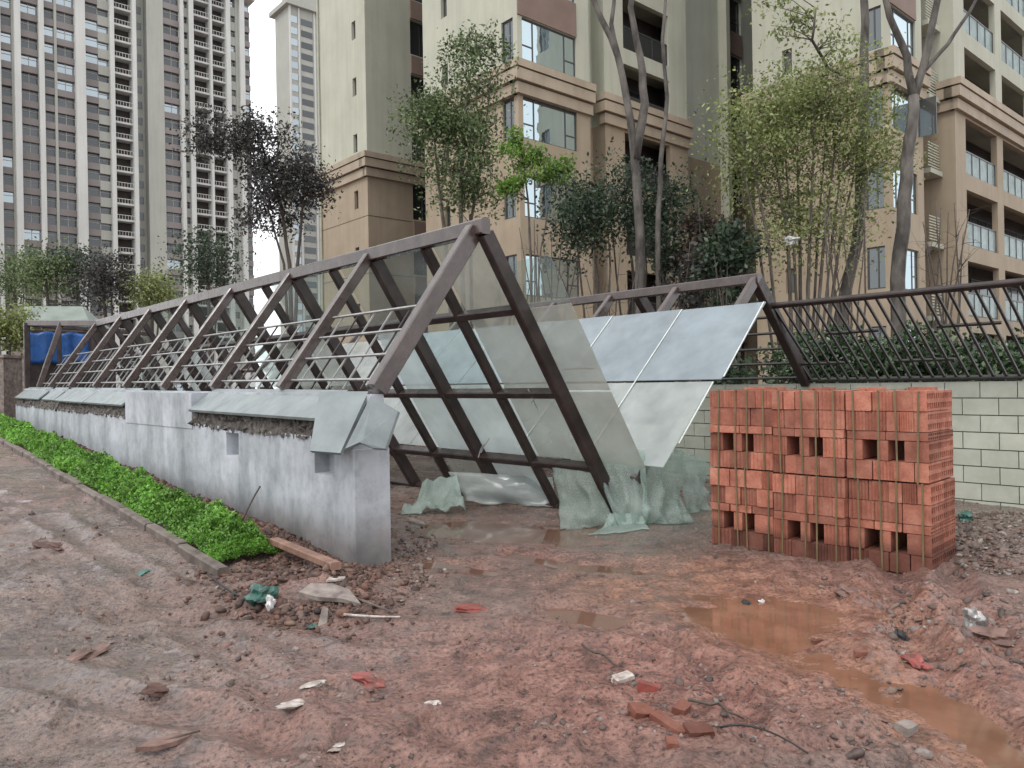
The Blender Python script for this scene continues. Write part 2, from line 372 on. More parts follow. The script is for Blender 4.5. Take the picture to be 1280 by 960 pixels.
def streaks(m, amt):
    t = m.node_tree; p = t.nodes['Principled BSDF']; src = p.inputs['Base Color'].links[0].from_socket
    n = noise(t, wvec(t, (2.0, 2.0, 0.12)), 1.6, 5); n2 = noise(t, wvec(t), 0.35, 4)
    c = mixc(t, amt, src, ramp2(t, n, [(0.36, (0.62, 0.63, 0.60)), (0.55, (1.04, 1.04, 1.03))]), 'MULTIPLY')
    c = mixc(t, amt, c, ramp2(t, n2, [(0.35, (0.82, 0.84, 0.80)), (0.65, (1.08, 1.06, 1.05))]), 'MULTIPLY')
    t.links.new(c, p.inputs['Base Color'])
for k_ in ('beige', 'tan', 'cornice', 'greygreen', 'twhite', 'tgrey'): streaks(M[k_], 0.2)
# vegetation
M['bark'] = simple('bark', (0.075, 0.06, 0.05), (0.16, 0.135, 0.115), 14, 0.85, 0.6, 0.02, stretch=(1, 1, 0.25))
M['bark_pale'] = simple('pale_bark', (0.04, 0.034, 0.03), (0.145, 0.13, 0.115), 5, 0.85, 0.5, 0.02, stretch=(1, 1, 0.4))
M['twig'] = simple('twig', (0.05, 0.04, 0.035), (0.10, 0.08, 0.065), 20, 0.8, 0.0)
M['leaf_mid'] = leaf_mat('leaf_mid', [(0.03, 0.05, 0.018), (0.075, 0.12, 0.04), (0.14, 0.20, 0.075), (0.28, 0.32, 0.19)])
M['leaf_bright'] = leaf_mat('leaf_bright', [(0.08, 0.16, 0.03), (0.15, 0.27, 0.05), (0.24, 0.38, 0.08)])
M['leaf_dark'] = leaf_mat('leaf_dark', [(0.014, 0.026, 0.015), (0.04, 0.07, 0.038), (0.09, 0.125, 0.08)])
M['leaf_olive'] = leaf_mat('leaf_olive', [(0.10, 0.13, 0.04), (0.19, 0.23, 0.08), (0.29, 0.34, 0.13), (0.38, 0.41, 0.19)])
M['leaf_plum'] = leaf_mat('leaf_plum', [(0.022, 0.02, 0.022), (0.05, 0.05, 0.045), (0.085, 0.078, 0.08)])
M['leaf_russet'] = leaf_mat('leaf_russet', [(0.03, 0.025, 0.02), (0.07, 0.05, 0.04), (0.13, 0.08, 0.055)])
M['leaf_hedge'] = leaf_mat('leaf_hedge', [(0.03, 0.09, 0.014), (0.10, 0.26, 0.03), (0.19, 0.42, 0.06), (0.24, 0.50, 0.09), (0.33, 0.54, 0.13)], 0.4, 0.4)
M['leaf_shrub'] = leaf_mat('leaf_shrub', [(0.012, 0.028, 0.012), (0.03, 0.062, 0.025), (0.055, 0.10, 0.045), (0.16, 0.21, 0.13)], 0.3, 0.2)
# bricks and blocks
def brick_mat():
    m, t, p = new_mat('fired_clay')
    v = wvec(t); n = noise(t, v, 7, 6); n3 = noise(t, v, 60, 5, 0.7)
    oi = t.nodes.new('ShaderNodeObjectInfo')
    c = ramp2(t, n, [(0.3, (0.25, 0.085, 0.055)), (0.5, (0.37, 0.135, 0.088)), (0.75, (0.46, 0.215, 0.15))])
    hs = nd(t, 'ShaderNodeHueSaturation'); mm = nd(t, 'ShaderNodeMapRange'); mm.inputs['To Min'].default_value = 0.66; mm.inputs['To Max'].default_value = 1.22
    t.links.new(oi.outputs['Random'], mm.inputs['Value']); t.links.new(mm.outputs['Result'], hs.inputs['Value']); t.links.new(c, hs.inputs['Color'])
    g = t.nodes.new('ShaderNodeNewGeometry'); sx = t.nodes.new('ShaderNodeSeparateXYZ'); t.links.new(g.outputs['Position'], sx.inputs[0])
    ad = nd(t, 'ShaderNodeMath', operation='ADD'); t.links.new(sx.outputs['Z'], ad.inputs[0])
    mn = nd(t, 'ShaderNodeMath', operation='MULTIPLY'); mn.inputs[1].default_value = -0.28; t.links.new(n, mn.inputs[0]); t.links.new(mn.outputs[0], ad.inputs[1])
    mud = ramp2(t, ad.outputs[0], [(-0.0, (0.45, 0.42, 0.42)), (0.09, (1, 1, 1))])
    c = mixc(t, 1.0, hs.outputs['Color'], mud, 'MULTIPLY')
    fine = ramp2(t, n3, [(0.35, (0.78, 0.76, 0.75)), (0.6, (1.05, 1.05, 1.05))]); c = mixc(t, 1.0, c, fine, 'MULTIPLY')
    t.links.new(c, p.inputs['Base Color']); p.inputs['Roughness'].default_value = 0.75
    bump(t, p, n3, 0.4, 0.004)
    return m
M['brick'] = brick_mat()
M['strap'] = simple('green_strap', (0.11, 0.082, 0.04), (0.18, 0.13, 0.062), 5, 0.4, 0.0)
M['block'] = simple('cream_block', (0.40, 0.42, 0.35), (0.49, 0.51, 0.435), 4, 0.7, 0.15, 0.005, rand=0.06)
M['joint'] = simple('dark_mortar', (0.10, 0.10, 0.085), (0.16, 0.155, 0.13), 9, 0.9, 0.2)
M['blue'] = simple('blue_tarp', (0.006, 0.055, 0.21), (0.012, 0.11, 0.38), 2.5, 0.4, 0.3, 0.03)
M['roofgreen'] = simple('grey_green_roof', (0.13, 0.16, 0.14), (0.20, 0.235, 0.205), 1.5, 0.5, 0.2)
M['rubble'] = simple('grey_rubble', (0.12, 0.095, 0.085), (0.28, 0.235, 0.21), 10, 0.75, 0.5, 0.01)
M['plaster'] = simple('white_plaster', (0.24, 0.19, 0.165), (0.55, 0.50, 0.46), 22, 0.7, 0.4)
M['redcloth'] = simple('red_plastic', (0.13, 0.06, 0.05), (0.28, 0.055, 0.045), 18, 0.4, 0.3)
M['tealbag'] = simple('teal_plastic', (0.03, 0.07, 0.06), (0.06, 0.17, 0.135), 18, 0.35, 0.3)
M['whitebag'] = simple('white_plastic', (0.4, 0.39, 0.37), (0.7, 0.7, 0.69), 14, 0.35, 0.2)
M['wood'] = simple('red_brown_timber', (0.16, 0.085, 0.06), (0.28, 0.165, 0.12), 6, 0.65, 0.4, 0.006, stretch=(1, 1, 1))
M['silver'] = simple('clear_scrap', (0.22, 0.21, 0.2), (0.45, 0.44, 0.43), 20, 0.25, 0.3, metal=0.4)
M['black'] = simple('black_rubber', (0.012, 0.012, 0.012), (0.03, 0.028, 0.028), 9, 0.6, 0.1)

# ------------------------------------------------------------------ ground
WALL2 = 6.84
def base_h(x, y):
    x = np.asarray(x, float); y = np.asarray(y, float)
    rx, ry = x - P0.x, y - P0.y
    s = rx * D.x + ry * D.y; a = rx * U.x + ry * U.y
    left = 1 - sstep(-0.22, 0.04, a)
    far = sstep(15.5, 22, s)
    rise = 0.05 * np.clip(s - 0.3, 0, 16)
    h = rise * np.maximum(left, far)
    h = h + 0.5 * sstep(WALL2 + 0.04, WALL2 + 0.18, a) * sstep(-9, -6, s)
    return h
def gpt0(px, py):
    d = ray(px, py); t = -EYE / d.z
    for k in range(12):
        p = Vector((0, 0, EYE)) + d * t
        t = (float(base_h(p.x, p.y)) - EYE) / d.z * 0.5 + t * 0.5
    p = Vector((0, 0, EYE)) + d * t
    return p.x, p.y
def polyd(x, y, pts):
    best = np.full(np.shape(x), 1e9); 
    for (ax, ay), (bx, by) in zip(pts[:-1], pts[1:]):
        dx, dy = bx - ax, by - ay; L2 = dx * dx + dy * dy
        t = np.clip(((x - ax) * dx + (y - ay) * dy) / L2, 0, 1)
        best = np.minimum(best, np.hypot(x - ax - t * dx, y - ay - t * dy))
    return best
G = lambda *pp: [gpt0(*p) for p in pp]
RUTS = [(G((1125, 705), (1120, 760), (1150, 830), (1210, 890), (1290, 950)), 0.16, 0.055),
        (G((1190, 720), (1200, 770), (1270, 830), (1330, 870)), 0.15, 0.05),
        (G((150, 770), (330, 770), (470, 800), (640, 800), (760, 815)), 0.17, 0.045),
        (G((20, 850), (170, 885), (330, 915), (430, 940), (520, 985)), 0.15, 0.045),
        (G((60, 650), (180, 720), (240, 790), (330, 850), (350, 900), (330, 980)), 0.13, 0.035),
        (G((560, 930), (700, 900), (800, 960)), 0.12, 0.03),
        (G((840, 800), (920, 880), (960, 940), (1060, 935), (1140, 920)), 0.10, 0.035)]
PUD = [(G((860, 735), (930, 752), (1010, 770)), 0.46), (G((985, 775), (1000, 810), (1080, 840), (1170, 895), (1250, 950), (1330, 1010)), 0.21), (G((900, 770), (960, 800), (1020, 820)), 0.25)]
POOL = [(G((560, 655), (640, 668), (700, 668)), 0.50), (G((540, 700), (620, 712)), 0.18), (G((640, 690), (720, 705), (800, 712)), 0.20), (G((700, 760), (760, 772)), 0.16)]
_rp = random.Random(77); PRINTS = []
for (x0_, y0_, x1_, y1_, k_) in ((120, 760, 560, 930, 9), (420, 960, 720, 740, 9), (60, 900, 300, 700, 7), (700, 960, 640, 720, 8), (900, 960, 1120, 760, 8), (500, 800, 860, 830, 8), (980, 930, 760, 740, 7), (30, 700, 200, 640, 5)):
    for i_ in range(k_):
        t_ = i_ / (k_ - 1); gx0, gy0 = gpt0(x0_ + (x1_ - x0_) * t_ + _rp.uniform(-14, 14), y0_ + (y1_ - y0_) * t_); ga, gb = gpt0(x0_, y0_), gpt0(x1_, y1_)
        an = math.atan2(gb[1] - ga[1], gb[0] - ga[0]); of = 0.10 if i_ % 2 else -0.10
        PRINTS.append((gx0 - math.sin(an) * of, gy0 + math.cos(an) * of, an + _rp.uniform(-0.25, 0.25), _rp.uniform(0.014, 0.030)))
def wpud(x, y, lst, lo=0.35, hi=1.15):
    wv = np.zeros(np.shape(x))
    wob = 0.75 * fbm(x * 2.3, y * 2.3, 51, 5)
    for pts, r in lst:
        d = polyd(x, y, pts) / r
        wv = np.maximum(wv, 1 - sstep(lo, hi, d + wob))
    return wv
def height(x, y, parts=False):
    x = np.asarray(x, float); y = np.asarray(y, float)
    h = base_h(x, y)
    rx, ry = x - P0.x, y - P0.y
    s = rx * D.x + ry * D.y; a = rx * U.x + ry * U.y
    near = 1 - sstep(16, 30, np.hypot(x, y))
    n = 0.045 * fbm(x * 0.8, y * 0.8, 3, 3) + 0.04 * fbm(x * 2.7, y * 2.7, 11, 4)
    rough = 0.15 + 0.85 * sstep(-0.15, 0.45, fbm(x * 0.55 + 4, y * 0.55, 91, 2))
    n = n + (0.12 + 0.88 * rough ** 2) * (0.034 * fbm(x * 8, y * 8, 21, 4) + 0.018 * fbm(x * 26, y * 26, 31, 3))
    rid = 1 - np.abs(2 * vnoise(x * 5.3, y * 5.3, 41)); n = n + 0.02 * rough * (rid ** 3 - 0.3)
    for pts, r, dep in RUTS:
        d = polyd(x, y, pts) / r + 0.5 * fbm(x * 3, y * 3, 61, 3)
        n = n - dep * np.exp(-(d * 1.3) ** 2) + dep * 0.7 * np.exp(-((d - 1.35) * 2.2) ** 2)
    wp = wpud(x, y, PUD, 0.35, 1.5); wq = wpud(x, y, POOL, 0.35, 1.5)
    wm = np.maximum(wp, wq)
    for (fx, fy, fa, fd) in PRINTS:
        m_ = (np.abs(x - fx) < 0.3) & (np.abs(y - fy) < 0.3)
        if not np.any(m_): continue
        xx = x[m_] - fx if np.ndim(x) else x - fx; yy = y[m_] - fy if np.ndim(y) else y - fy
        lx = xx * math.cos(fa) + yy * math.sin(fa); ly = -xx * math.sin(fa) + yy * math.cos(fa)
        wv_ = 0.050 - 0.012 * np.cos(lx * 24)
        q = np.sqrt((lx / 0.145) ** 2 + (ly / wv_) ** 2)
        dd = -fd * (1 - sstep(0.8, 1.05, q)) * (0.8 + 0.35 * np.sign(np.sin(lx * 150)) * 0.4) + fd * 0.55 * np.exp(-((q - 1.25) / 0.2) ** 2)
        if np.ndim(x): n[m_] = n[m_] + dd
        else: n = n + dd
    wb = wpud(x, y, PUD + POOL, 0.15, 1.75)
    gx, gy = gpt0(640, 690); wc = np.exp(-(((x - gx) / 1.5) ** 2 + ((y - gy) / 1.0) ** 2))
    n = 0.85 * n * (1 - 0.55 * wb) * (1 - 0.5 * wc) - 0.060 * wb
    n = n + 0.01
    # earth heaped along the wall foot, round its broken end and on the right
    n = n + 0.10 * np.exp(-((a + 0.42) / 0.16) ** 2) * sstep(-0.2, 0.8, s) * (1 - sstep(13, 16, s))
    gx, gy = gpt0(400, 735); n = n + (0.13 + 0.10 * fbm(x * 5, y * 5, 71, 4)) * np.exp(-(((x - gx) / 0.62) ** 2 + ((y - gy) / 0.36) ** 2))
    gx, gy = gpt0(1255, 690); n = n + (0.12 + 0.10 * fbm(x * 5, y * 5, 72, 4)) * np.exp(-(((x - gx) / 0.75) ** 2 + ((y - gy) / 0.8) ** 2))
    gx, gy = gpt0(1190, 775); n = n + (0.07 + 0.12 * fbm(x * 6, y * 6, 73, 4)) * np.exp(-(((x - gx) / 0.42) ** 2 + ((y - gy) / 0.45) ** 2))
    gx, gy = gpt0(1240, 840); n = n + (0.04 + 0.10 * fbm(x * 6, y * 6, 74, 4)) * np.exp(-(((x - gx) / 0.4) ** 2 + ((y - gy) / 0.3) ** 2))
    h = h + n * near
    if parts:
        cx, cy = gpt0(820, 850)
        clay = np.exp(-(((x - cx) / 1.6) ** 2 + ((y - cy) / 1.1) ** 2)) * 0.95
        cx, cy = gpt0(1000, 760); clay = np.maximum(clay, 0.75 * np.exp(-(((x - cx) / 1.5) ** 2 + ((y - cy) / 1.4) ** 2)))
        cx, cy = gpt0(600, 690); clay = np.maximum(clay, 0.5 * np.exp(-(((x - cx) / 1.5) ** 2 + ((y - cy) / 1.2) ** 2)))
        cx, cy = gpt0(1150, 850); clay = np.maximum(clay, 0.7 * np.exp(-(((x - cx) / 1.3) ** 2 + ((y - cy) / 1.2) ** 2)))
        clay = np.clip(clay + 0.45 * fbm(x * 0.7, y * 0.7, 81, 4) + 0.12 + 0.3 * wm, 0, 1)
        wet = np.clip(wm + 0.8 * wc + 0.45 + 0.9 * fbm(x * 0.9, y * 0.9, 83, 4), 0, 1)
        silt = 0.95 * wpud(x, y, PUD, 0.6, 3.0) * (0.75 + 0.5 * fbm(x * 4, y * 4, 88, 3)); return h, clay, np.clip(wet + silt, 0, 1), wp, wq, np.clip(silt, 0, 1)
    return h
def gp(px, py):
    x, y = gpt0(px, py)
    d = ray(px, py); t = y
    for k in range(10):
        p = Vector((0, 0, EYE)) + d * t
        t = 0.5 * t + 0.5 * (float(height(p.x, p.y)) - EYE) / d.z
    p = Vector((0, 0, EYE)) + d * t
    return Vector((p.x, p.y, float(height(p.x, p.y))))

def steps():
    ys = [2.3]
    while ys[-1] < 13: ys.append(ys[-1] + max(0.013, 0.0036 * ys[-1]))
    st = ys[-1] - ys[-2]
    while ys[-1] < 900: st *= 1.14; ys.append(ys[-1] + st)
    yb = [2.3]; st = 0.05
    while yb[-1] > -60: st *= 1.3; yb.append(yb[-1] - st)
    ys = sorted(yb[1:]) + ys
    xs = list(np.arange(-6.4, 7.0, 0.0185)); st = 0.0185
    lo = [xs[0]]; hi = [xs[-1]]
    while hi[-1] < 600: st *= 1.14; hi.append(hi[-1] + st); lo.append(lo[-1] - st)
    return np.array(sorted(lo[1:]) + xs + hi[1:]), np.array(ys)
gx_, gy_ = steps()
X, Y = np.meshgrid(gx_, gy_)
Hh, clay, wet, wp, wq, silt = height(X, Y, True)
V = np.stack([X, Y, Hh], -1).reshape(-1, 3)
ny, nx = X.shape
idx = np.arange(ny * nx).reshape(ny, nx)
Q = np.stack([idx[:-1, :-1], idx[:-1, 1:], idx[1:, 1:], idx[1:, :-1]], -1).reshape(-1, 4)
me = arr_mesh('ground', V, Q)
for nme, ar in (('clay', clay), ('wet', wet), ('silt', silt)):
    at_ = me.attributes.new(nme, 'FLOAT', 'POINT'); at_.data.foreach_set('value', ar.ravel().astype(np.float32))
ground = mkobj('ground', me, M['mud'], smooth=True); tag(ground, 'trampled wet red-brown mud', kind='structure')
def water(name, wfield, level, mat, label):
    mask = (wfield > 0.03)
    cell = mask[:-1, :-1] & mask[:-1, 1:] & mask[1:, 1:] & mask[1:, :-1]
    dense = (np.abs(X[:-1, :-1]) < 7) & (Y[:-1, :-1] < 13) & (Y[:-1, :-1] > 2.3)
    q = Q[(cell & dense).ravel()]
    used, inv = np.unique(q, return_inverse=True)
    vv = V[used].copy(); vv[:, 2] = level
    o = mkobj(name, arr_mesh(name, vv, inv.reshape(q.shape)), mat, smooth=True); tag(o, label, kind='structure')
water('puddle', wp, -0.040, M['water'], 'orange muddy puddle running past the brick stack')
water('rain_pool', wq, -0.036, M['water2'], 'brown rain pool at the foot of the fallen canopy')

# ------------------------------------------------------------------ clods, rubble and litter (uncountable)
def chunk_field(name, pts, sizes, mat, label, seed, flat=0.6):
    r = np.random.default_rng(seed)
    base = np.array([[1, 0, 0], [-1, 0, 0], [0, 1, 0], [0, -1, 0], [0, 0, 1], [0, 0, -1]], float)
    tri = np.array([[0, 2, 4], [2, 1, 4], [1, 3, 4], [3, 0, 4], [2, 0, 5], [1, 2, 5], [3, 1, 5], [0, 3, 5]])
    # subdivide the octahedron once
    mids = {}; vs = base.tolist(); out = []
    def mid(i, j):
        k = (min(i, j), max(i, j))
        if k not in mids:
            m_ = (np.array(vs[i]) + np.array(vs[j])) / 2; m_ /= np.linalg.norm(m_); mids[k] = len(vs); vs.append(m_.tolist())
        return mids[k]
    for a, b, c in tri:
        ab, bc, ca = mid(a, b), mid(b, c), mid(c, a); out += [[a, ab, ca], [b, bc, ab], [c, ca, bc], [ab, bc, ca]]
    vs = np.array(vs); out = np.array(out); n = len(pts); k = len(vs)
    sc_ = sizes[:, None] * np.stack([r.uniform(0.7, 1.5, n), r.uniform(0.6, 1.1, n), r.uniform(0.35, 0.9, n) * flat / 0.6], -1)
    loc = vs[None] * (1 + r.uniform(-0.32, 0.32, (n, k, 1))) * sc_[:, None, :]
    th = r.uniform(0, 6.28, n); c, s = np.cos(th)[:, None], np.sin(th)[:, None]
    tl = r.normal(0, 0.35, n)[:, None]
    z2 = loc[..., 2] + tl * loc[..., 0]
    xw = loc[..., 0] * c - loc[..., 1] * s; yw = loc[..., 0] * s + loc[..., 1] * c
    Vv = np.stack([xw, yw, z2], -1) + pts[:, None, :]
    Fq = (out[None] + (np.arange(n) * k)[:, None, None]).reshape(-1, 3)
    o = mkobj(name, arr_mesh(name, Vv.reshape(-1, 3), Fq), mat); tag(o, label, kind='stuff'); return o
def scatter_px(n, x0, x1, y0, y1, r):
    P = []
    pxs = r.uniform(x0, x1, n); pys = r.uniform(y0, y1, n)
    xy = np.array([gpt0(a, b) for a, b in zip(pxs, pys)])
    return xy
r1 = np.random.default_rng(3)
xy = np.concatenate([scatter_px(5200, -60, 1340, 600, 1000, r1), scatter_px(500, 1000, 1300, 720, 880, r1), scatter_px(260, 640, 960, 820, 960, r1), scatter_px(300, 20, 330, 600, 900, r1)])
keep = (fbm(xy[:, 0] * 1.4, xy[:, 1] * 1.4, 5, 3) > -0.12) & (wpud(xy[:, 0], xy[:, 1], PUD + POOL) < 0.2)
xy = xy[keep]; z = height(xy[:, 0], xy[:, 1]); sz = np.clip(r1.lognormal(-4.95, 0.6, len(xy)), 0.003, 0.04)
chunk_field('mud_clods', np.column_stack([xy, z]), sz, M['clods'], 'small clods of mud scattered over the ground', 9)
# earth and dead leaves along the wall foot
n = 5200
s_ = r1.uniform(-0.4, 1, n) ** 1 * 1.0; s_ = np.where(r1.random(n) < 0.45, r1.uniform(-0.3, 3, n), r1.uniform(0, 12, n))
a_ = r1.normal(-0.42, 0.11, n)
xy = np.array([[P0.x + D.x * s + U.x * a, P0.y + D.y * s + U.y * a] for s, a in zip(s_, a_)])
pq = np.column_stack([r1.normal(385, 55, 2600), r1.normal(735, 22, 2600)]); pq = pq[(pq[:, 1] > 680) & (pq[:, 1] < 800)]; xy2 = np.array([gpt0(a, b) for a, b in pq])
xy2 = xy2[(np.abs(fbm(xy2[:, 0] * 2, xy2[:, 1] * 2, 15, 3)) < 0.33)]
xy = np.concatenate([xy, xy2]); z = height(xy[:, 0], xy[:, 1]); sz = np.clip(r1.lognormal(-4.2, 0.5, len(xy)), 0.006, 0.05)
chunk_field('soil_and_leaf_litter', np.column_stack([xy, z + 0.004]), sz, M['litters'], 'dark crumbled soil and dead leaves along the wall foot', 10)
xy = np.concatenate([scatter_px(800, 1195, 1300, 640, 725, r1), scatter_px(160, 1110, 1300, 740, 860, r1), np.array([gpt0(a, b) for a, b in np.column_stack([r1.normal(512, 22, 240), r1.normal(700, 24, 240)])])])
z = height(xy[:, 0], xy[:, 1]); sz = np.clip(r1.lognormal(-4.3, 0.55, len(xy)), 0.005, 0.04)
chunk_field('stone_rubble', np.column_stack([xy, z + 0.005]), sz, M['rubbles'], 'dark earth and stone rubble beside the brick stack', 12)

# ------------------------------------------------------------------ leaves, trees
def leaf_mesh(name, C, size, r, aspect=0.5, droop=0.0, up=0.3):
    n = len(C)
    d = r.normal(0, 1, (n, 3)); d[:, 2] -= droop; d /= np.linalg.norm(d, axis=1)[:, None]
    q = r.normal(0, 1, (n, 3)); q[:, 2] += up
    sd = np.cross(d, q); sd /= np.linalg.norm(sd, axis=1)[:, None] + 1e-9
    L = (size * r.uniform(0.6, 1.3, n))[:, None]; W = L * aspect
    nn = np.cross(d, sd)
    v0 = C - d * L / 2; v2 = C + d * L / 2; v1 = C + sd * W / 2 + nn * L * 0.08; v3 = C - sd * W / 2 + nn * L * 0.08
    Vv = np.stack([v0, v1, v2, v3], 1).reshape(-1, 3)
    return arr_mesh(name, Vv, np.arange(4 * n).reshape(n, 4))
def bez(p, q, sag, k=5, r=random):
    p = Vector(p); q = Vector(q); m = (p + q) / 2 + Vector((r.uniform(-1, 1), r.uniform(-1, 1), r.uniform(-0.3, 1))) * sag
    return [p * (1 - t) ** 2 + m * 2 * t * (1 - t) + q * t * t for t in [i / (k - 1) for i in range(k)]]
def wobble(pts, amp, k, r):
    out = [Vector(pts[0])]
    for a, b in zip(pts[:-1], pts[1:]):
        a = Vector(a); b = Vector(b)
        for i in range(1, k + 1):
            t = i / k; p = a.lerp(b, t)
            if i < k: p += Vector((r.uniform(-1, 1), r.uniform(-1, 1), r.uniform(-0.3, 0.3))) * amp
            out.append(p)
    return out
def make_tree(name, label, cat, base, stems, clumps, nleaf, lsize, leafm, barkm, seed, spread=0.32, group=None, twigs=0, aspect=0.5, twig_r=0.02, droop=0.1, gap=1.0):
    """stems: list of (polyline in world, r0, r1); clumps: list of (centre, radii, count)"""
    r = random.Random(seed); nr = np.random.default_rng(seed)
    root = empty(name, base)
    mb = MB(); nodes = []
    for pts, r0, r1_ in stems:
        pl = wobble(pts, max(r0 * 0.22, 0.012), 3, r)
        rad = [r0 + (r1_ - r0) * i / (len(pl) - 1) for i in range(len(pl))]
        mb.tube(pl, rad, 7)
        nodes += [(p, ra) for p, ra in zip(pl, rad)]
    cents = []
    for c, rd, k in clumps:
        for i in range(k):
            u = nr.normal(0, 1, 3); u /= np.linalg.norm(u); u *= nr.random() ** (1 / 2.2)
            cents.append(Vector((c[0] + u[0] * rd[0], c[1] + u[1] * rd[1], c[2] + u[2] * rd[2])))
    for c in cents:
        cand = [(n_, ra) for n_, ra in nodes if n_.z < c.z + 0.25] or nodes
        p, ra = min(cand, key=lambda q: (q[0] - c).length + 0.35 * max(0, q[0].z - c.z + 0.6))
        L = (p - c).length
        b0 = min(ra * 0.6, twig_r * (0.6 + 0.25 * L))
        pl = bez(p, c, L * 0.14, 5, r)
        mb.tube(pl, [b0 * (1 - 0.75 * i / 4) for i in range(5)], 4)
        for k in range(twigs):
            q0 = pl[r.choice((2, 3, 4))]; e = q0 + Vector((r.uniform(-1, 1), r.uniform(-1, 1), r.uniform(-0.1, 1.2))) * spread * 1.3
            mb.tube(bez(q0, e, 0.06, 4, r), [b0 * 0.45, b0 * 0.35, b0 * 0.25, b0 * 0.12], 3)
    mb.build('trunk', barkm, root, True)
    if nleaf:
        ca = np.array([tuple(c) for c in cents]); wgt = nr.gamma(2.0, 1.0, len(ca)); wgt /= wgt.sum()
        pick = nr.choice(len(ca), nleaf, p=wgt)
        sp = spread * (0.55 + 0.8 * nr.random(len(ca)))[pick][:, None]
        C = ca[pick] + np.clip(nr.normal(0, 1, (nleaf, 3)), -1.7, 1.7) * sp * np.array([1, 1, 0.75])
        me_ = leaf_mesh('crown', C, lsize, nr, aspect, droop)
        mkobj('crown', me_, leafm, root)
    tag(root, label, cat, group)
    return root
def W(px, py, Y): return at(px, py, Y)
def stem(Y, *pp, dy=0.0):
    return [at(x, y, Y + dy * i) for i, (x, y) in enumerate(pp)]
def gz(p): return float(base_h(p.x, p.y))
def base_at(px, Y):
    p = at(px, 480, Y); return Vector((p.x, p.y, gz(p) - 0.05))

# ------------------------------------------------------------------ apartment building
BO = Vector((0.44, 30.0, 0))
def BP(a, b, z): return BO + U * a + D * b + Vector((0, 0, z))
FL = [1.0 + 3.1 * i for i in range(11)]; ZTOP = 34.0
CORN0, CORN1 = 12.85, 14.1
bld = empty('apartment_building', BP(0, 0, 0))
tag(bld, 'beige and tan apartment block with stepped corner bays and glass balconies', 'building')
def wall_face(mb, o, dr, nrm, L, z0, z1, holes, depth=0.25):
    xs = sorted({0.0, L} | {min(max(h[0], 0), L) for h in holes} | {min(max(h[1], 0), L) for h in holes})
    zs = sorted({z0, z1} | {min(max(h[2], z0), z1) for h in holes} | {min(max(h[3], z0), z1) for h in holes})
    P = lambda x, z, d=0.0: o + dr * x + Vector((0, 0, z)) - nrm * d
    for xa, xb in zip(xs[:-1], xs[1:]):
        for za, zb in zip(zs[:-1], zs[1:]):
            xm, zm = (xa + xb) / 2, (za + zb) / 2
            if any(h[0] < xm < h[1] and h[2] < zm < h[3] for h in holes): continue
            mb.add([P(xa, za), P(xb, za), P(xb, zb), P(xa, zb)], [(0, 1, 2, 3)])
    for h in holes:
        xa, xb, za, zb = max(h[0], 0), min(h[1], L), max(h[2], z0), min(h[3], z1)
        if zb <= za or xb <= xa: continue
        q = [(xa, za), (xb, za), (xb, zb), (xa, zb)]
        for i in range(4):
            if abs(q[i][1] - q[(i + 1) % 4][1]) < 1e-6 and (abs(q[i][1] - z0) < 1e-6 and h[2] < z0 - 1e-6 or abs(q[i][1] - z1) < 1e-6 and h[3] > z1 + 1e-6): continue
            a_, b_ = q[i], q[(i + 1) % 4]
            mb.add([P(*a_), P(*b_), P(*b_, depth), P(*a_, depth)], [(0, 1, 2, 3)])
WIN_CACHE = {}
def window(parent, o, dr, nrm, wd, ht, mull, trans, pm, depth=0.2):
    """o = lower left corner on the wall plane; a frame mesh with a pane under it"""
    key = (round(wd, 2), round(ht, 2), tuple(mull), tuple(trans))
    if key not in WIN_CACHE:
        mb = MB(); f = 0.055
        mb.box(0, wd, -0.03, 0.03, 0, f); mb.box(0, wd, -0.03, 0.03, ht - f, ht); mb.box(0, f, -0.03, 0.03, f, ht - f); mb.box(wd - f, wd, -0.03, 0.03, f, ht - f)
        for m_ in mull: mb.box(m_ * wd - f / 2, m_ * wd + f / 2, -0.028, 0.028, f, ht - f)
        for (x0, x1, zt) in trans: mb.box(x0 * wd, x1 * wd, -0.026, 0.026, zt * ht - f / 2, zt * ht + f / 2)
        fm = mb.mesh('window'); fm.materials.append(M['frame'])
        pb = MB(); pb.box(0.02, wd - 0.02, -0.008, 0.008, 0.02, ht - 0.02); pm_ = pb.mesh('pane')
        WIN_CACHE[key] = (fm, pm_)
    fm, pm_ = WIN_CACHE[key]
    ob = bpy.data.objects.new('window', fm); col.objects.link(ob)
    mw = Matrix((( dr.x, -nrm.x, 0, 0), (dr.y, -nrm.y, 0, 0), (0, 0, 1, 0), (0, 0, 0, 1)))
    loc = o - nrm * depth
    ob.parent = parent; ob.matrix_parent_inverse = Matrix.Translation(parent.location).inverted()
    ob.matrix_basis = Matrix.Translation(loc) @ mw
    if pm.name not in [m_.name for m_ in pm_.materials if m_]:
        pm_ = pm_.copy(); pm_.materials.clear(); pm_.materials.append(pm)
    pn = bpy.data.objects.new('pane', pm_); col.objects.link(pn); pn.parent = ob
    return ob
SN, WN = -D, -U             # outward normals: ramp-side faces and end faces
uw, lw, cn, gr, vd, gg = MB(), MB(), MB(), MB(), MB(), MB()
PAN, JNT = [], []
def face(o2, dr, nrm, L, holes, mats=(None, None), core=0.35):
    wall_face(mats[0] or uw, o2, dr, nrm, L, CORN0 + 0.02, ZTOP, holes)
    wall_face(mats[1] or lw, o2, dr, nrm, L, -0.3, CORN0 + 0.02, holes)
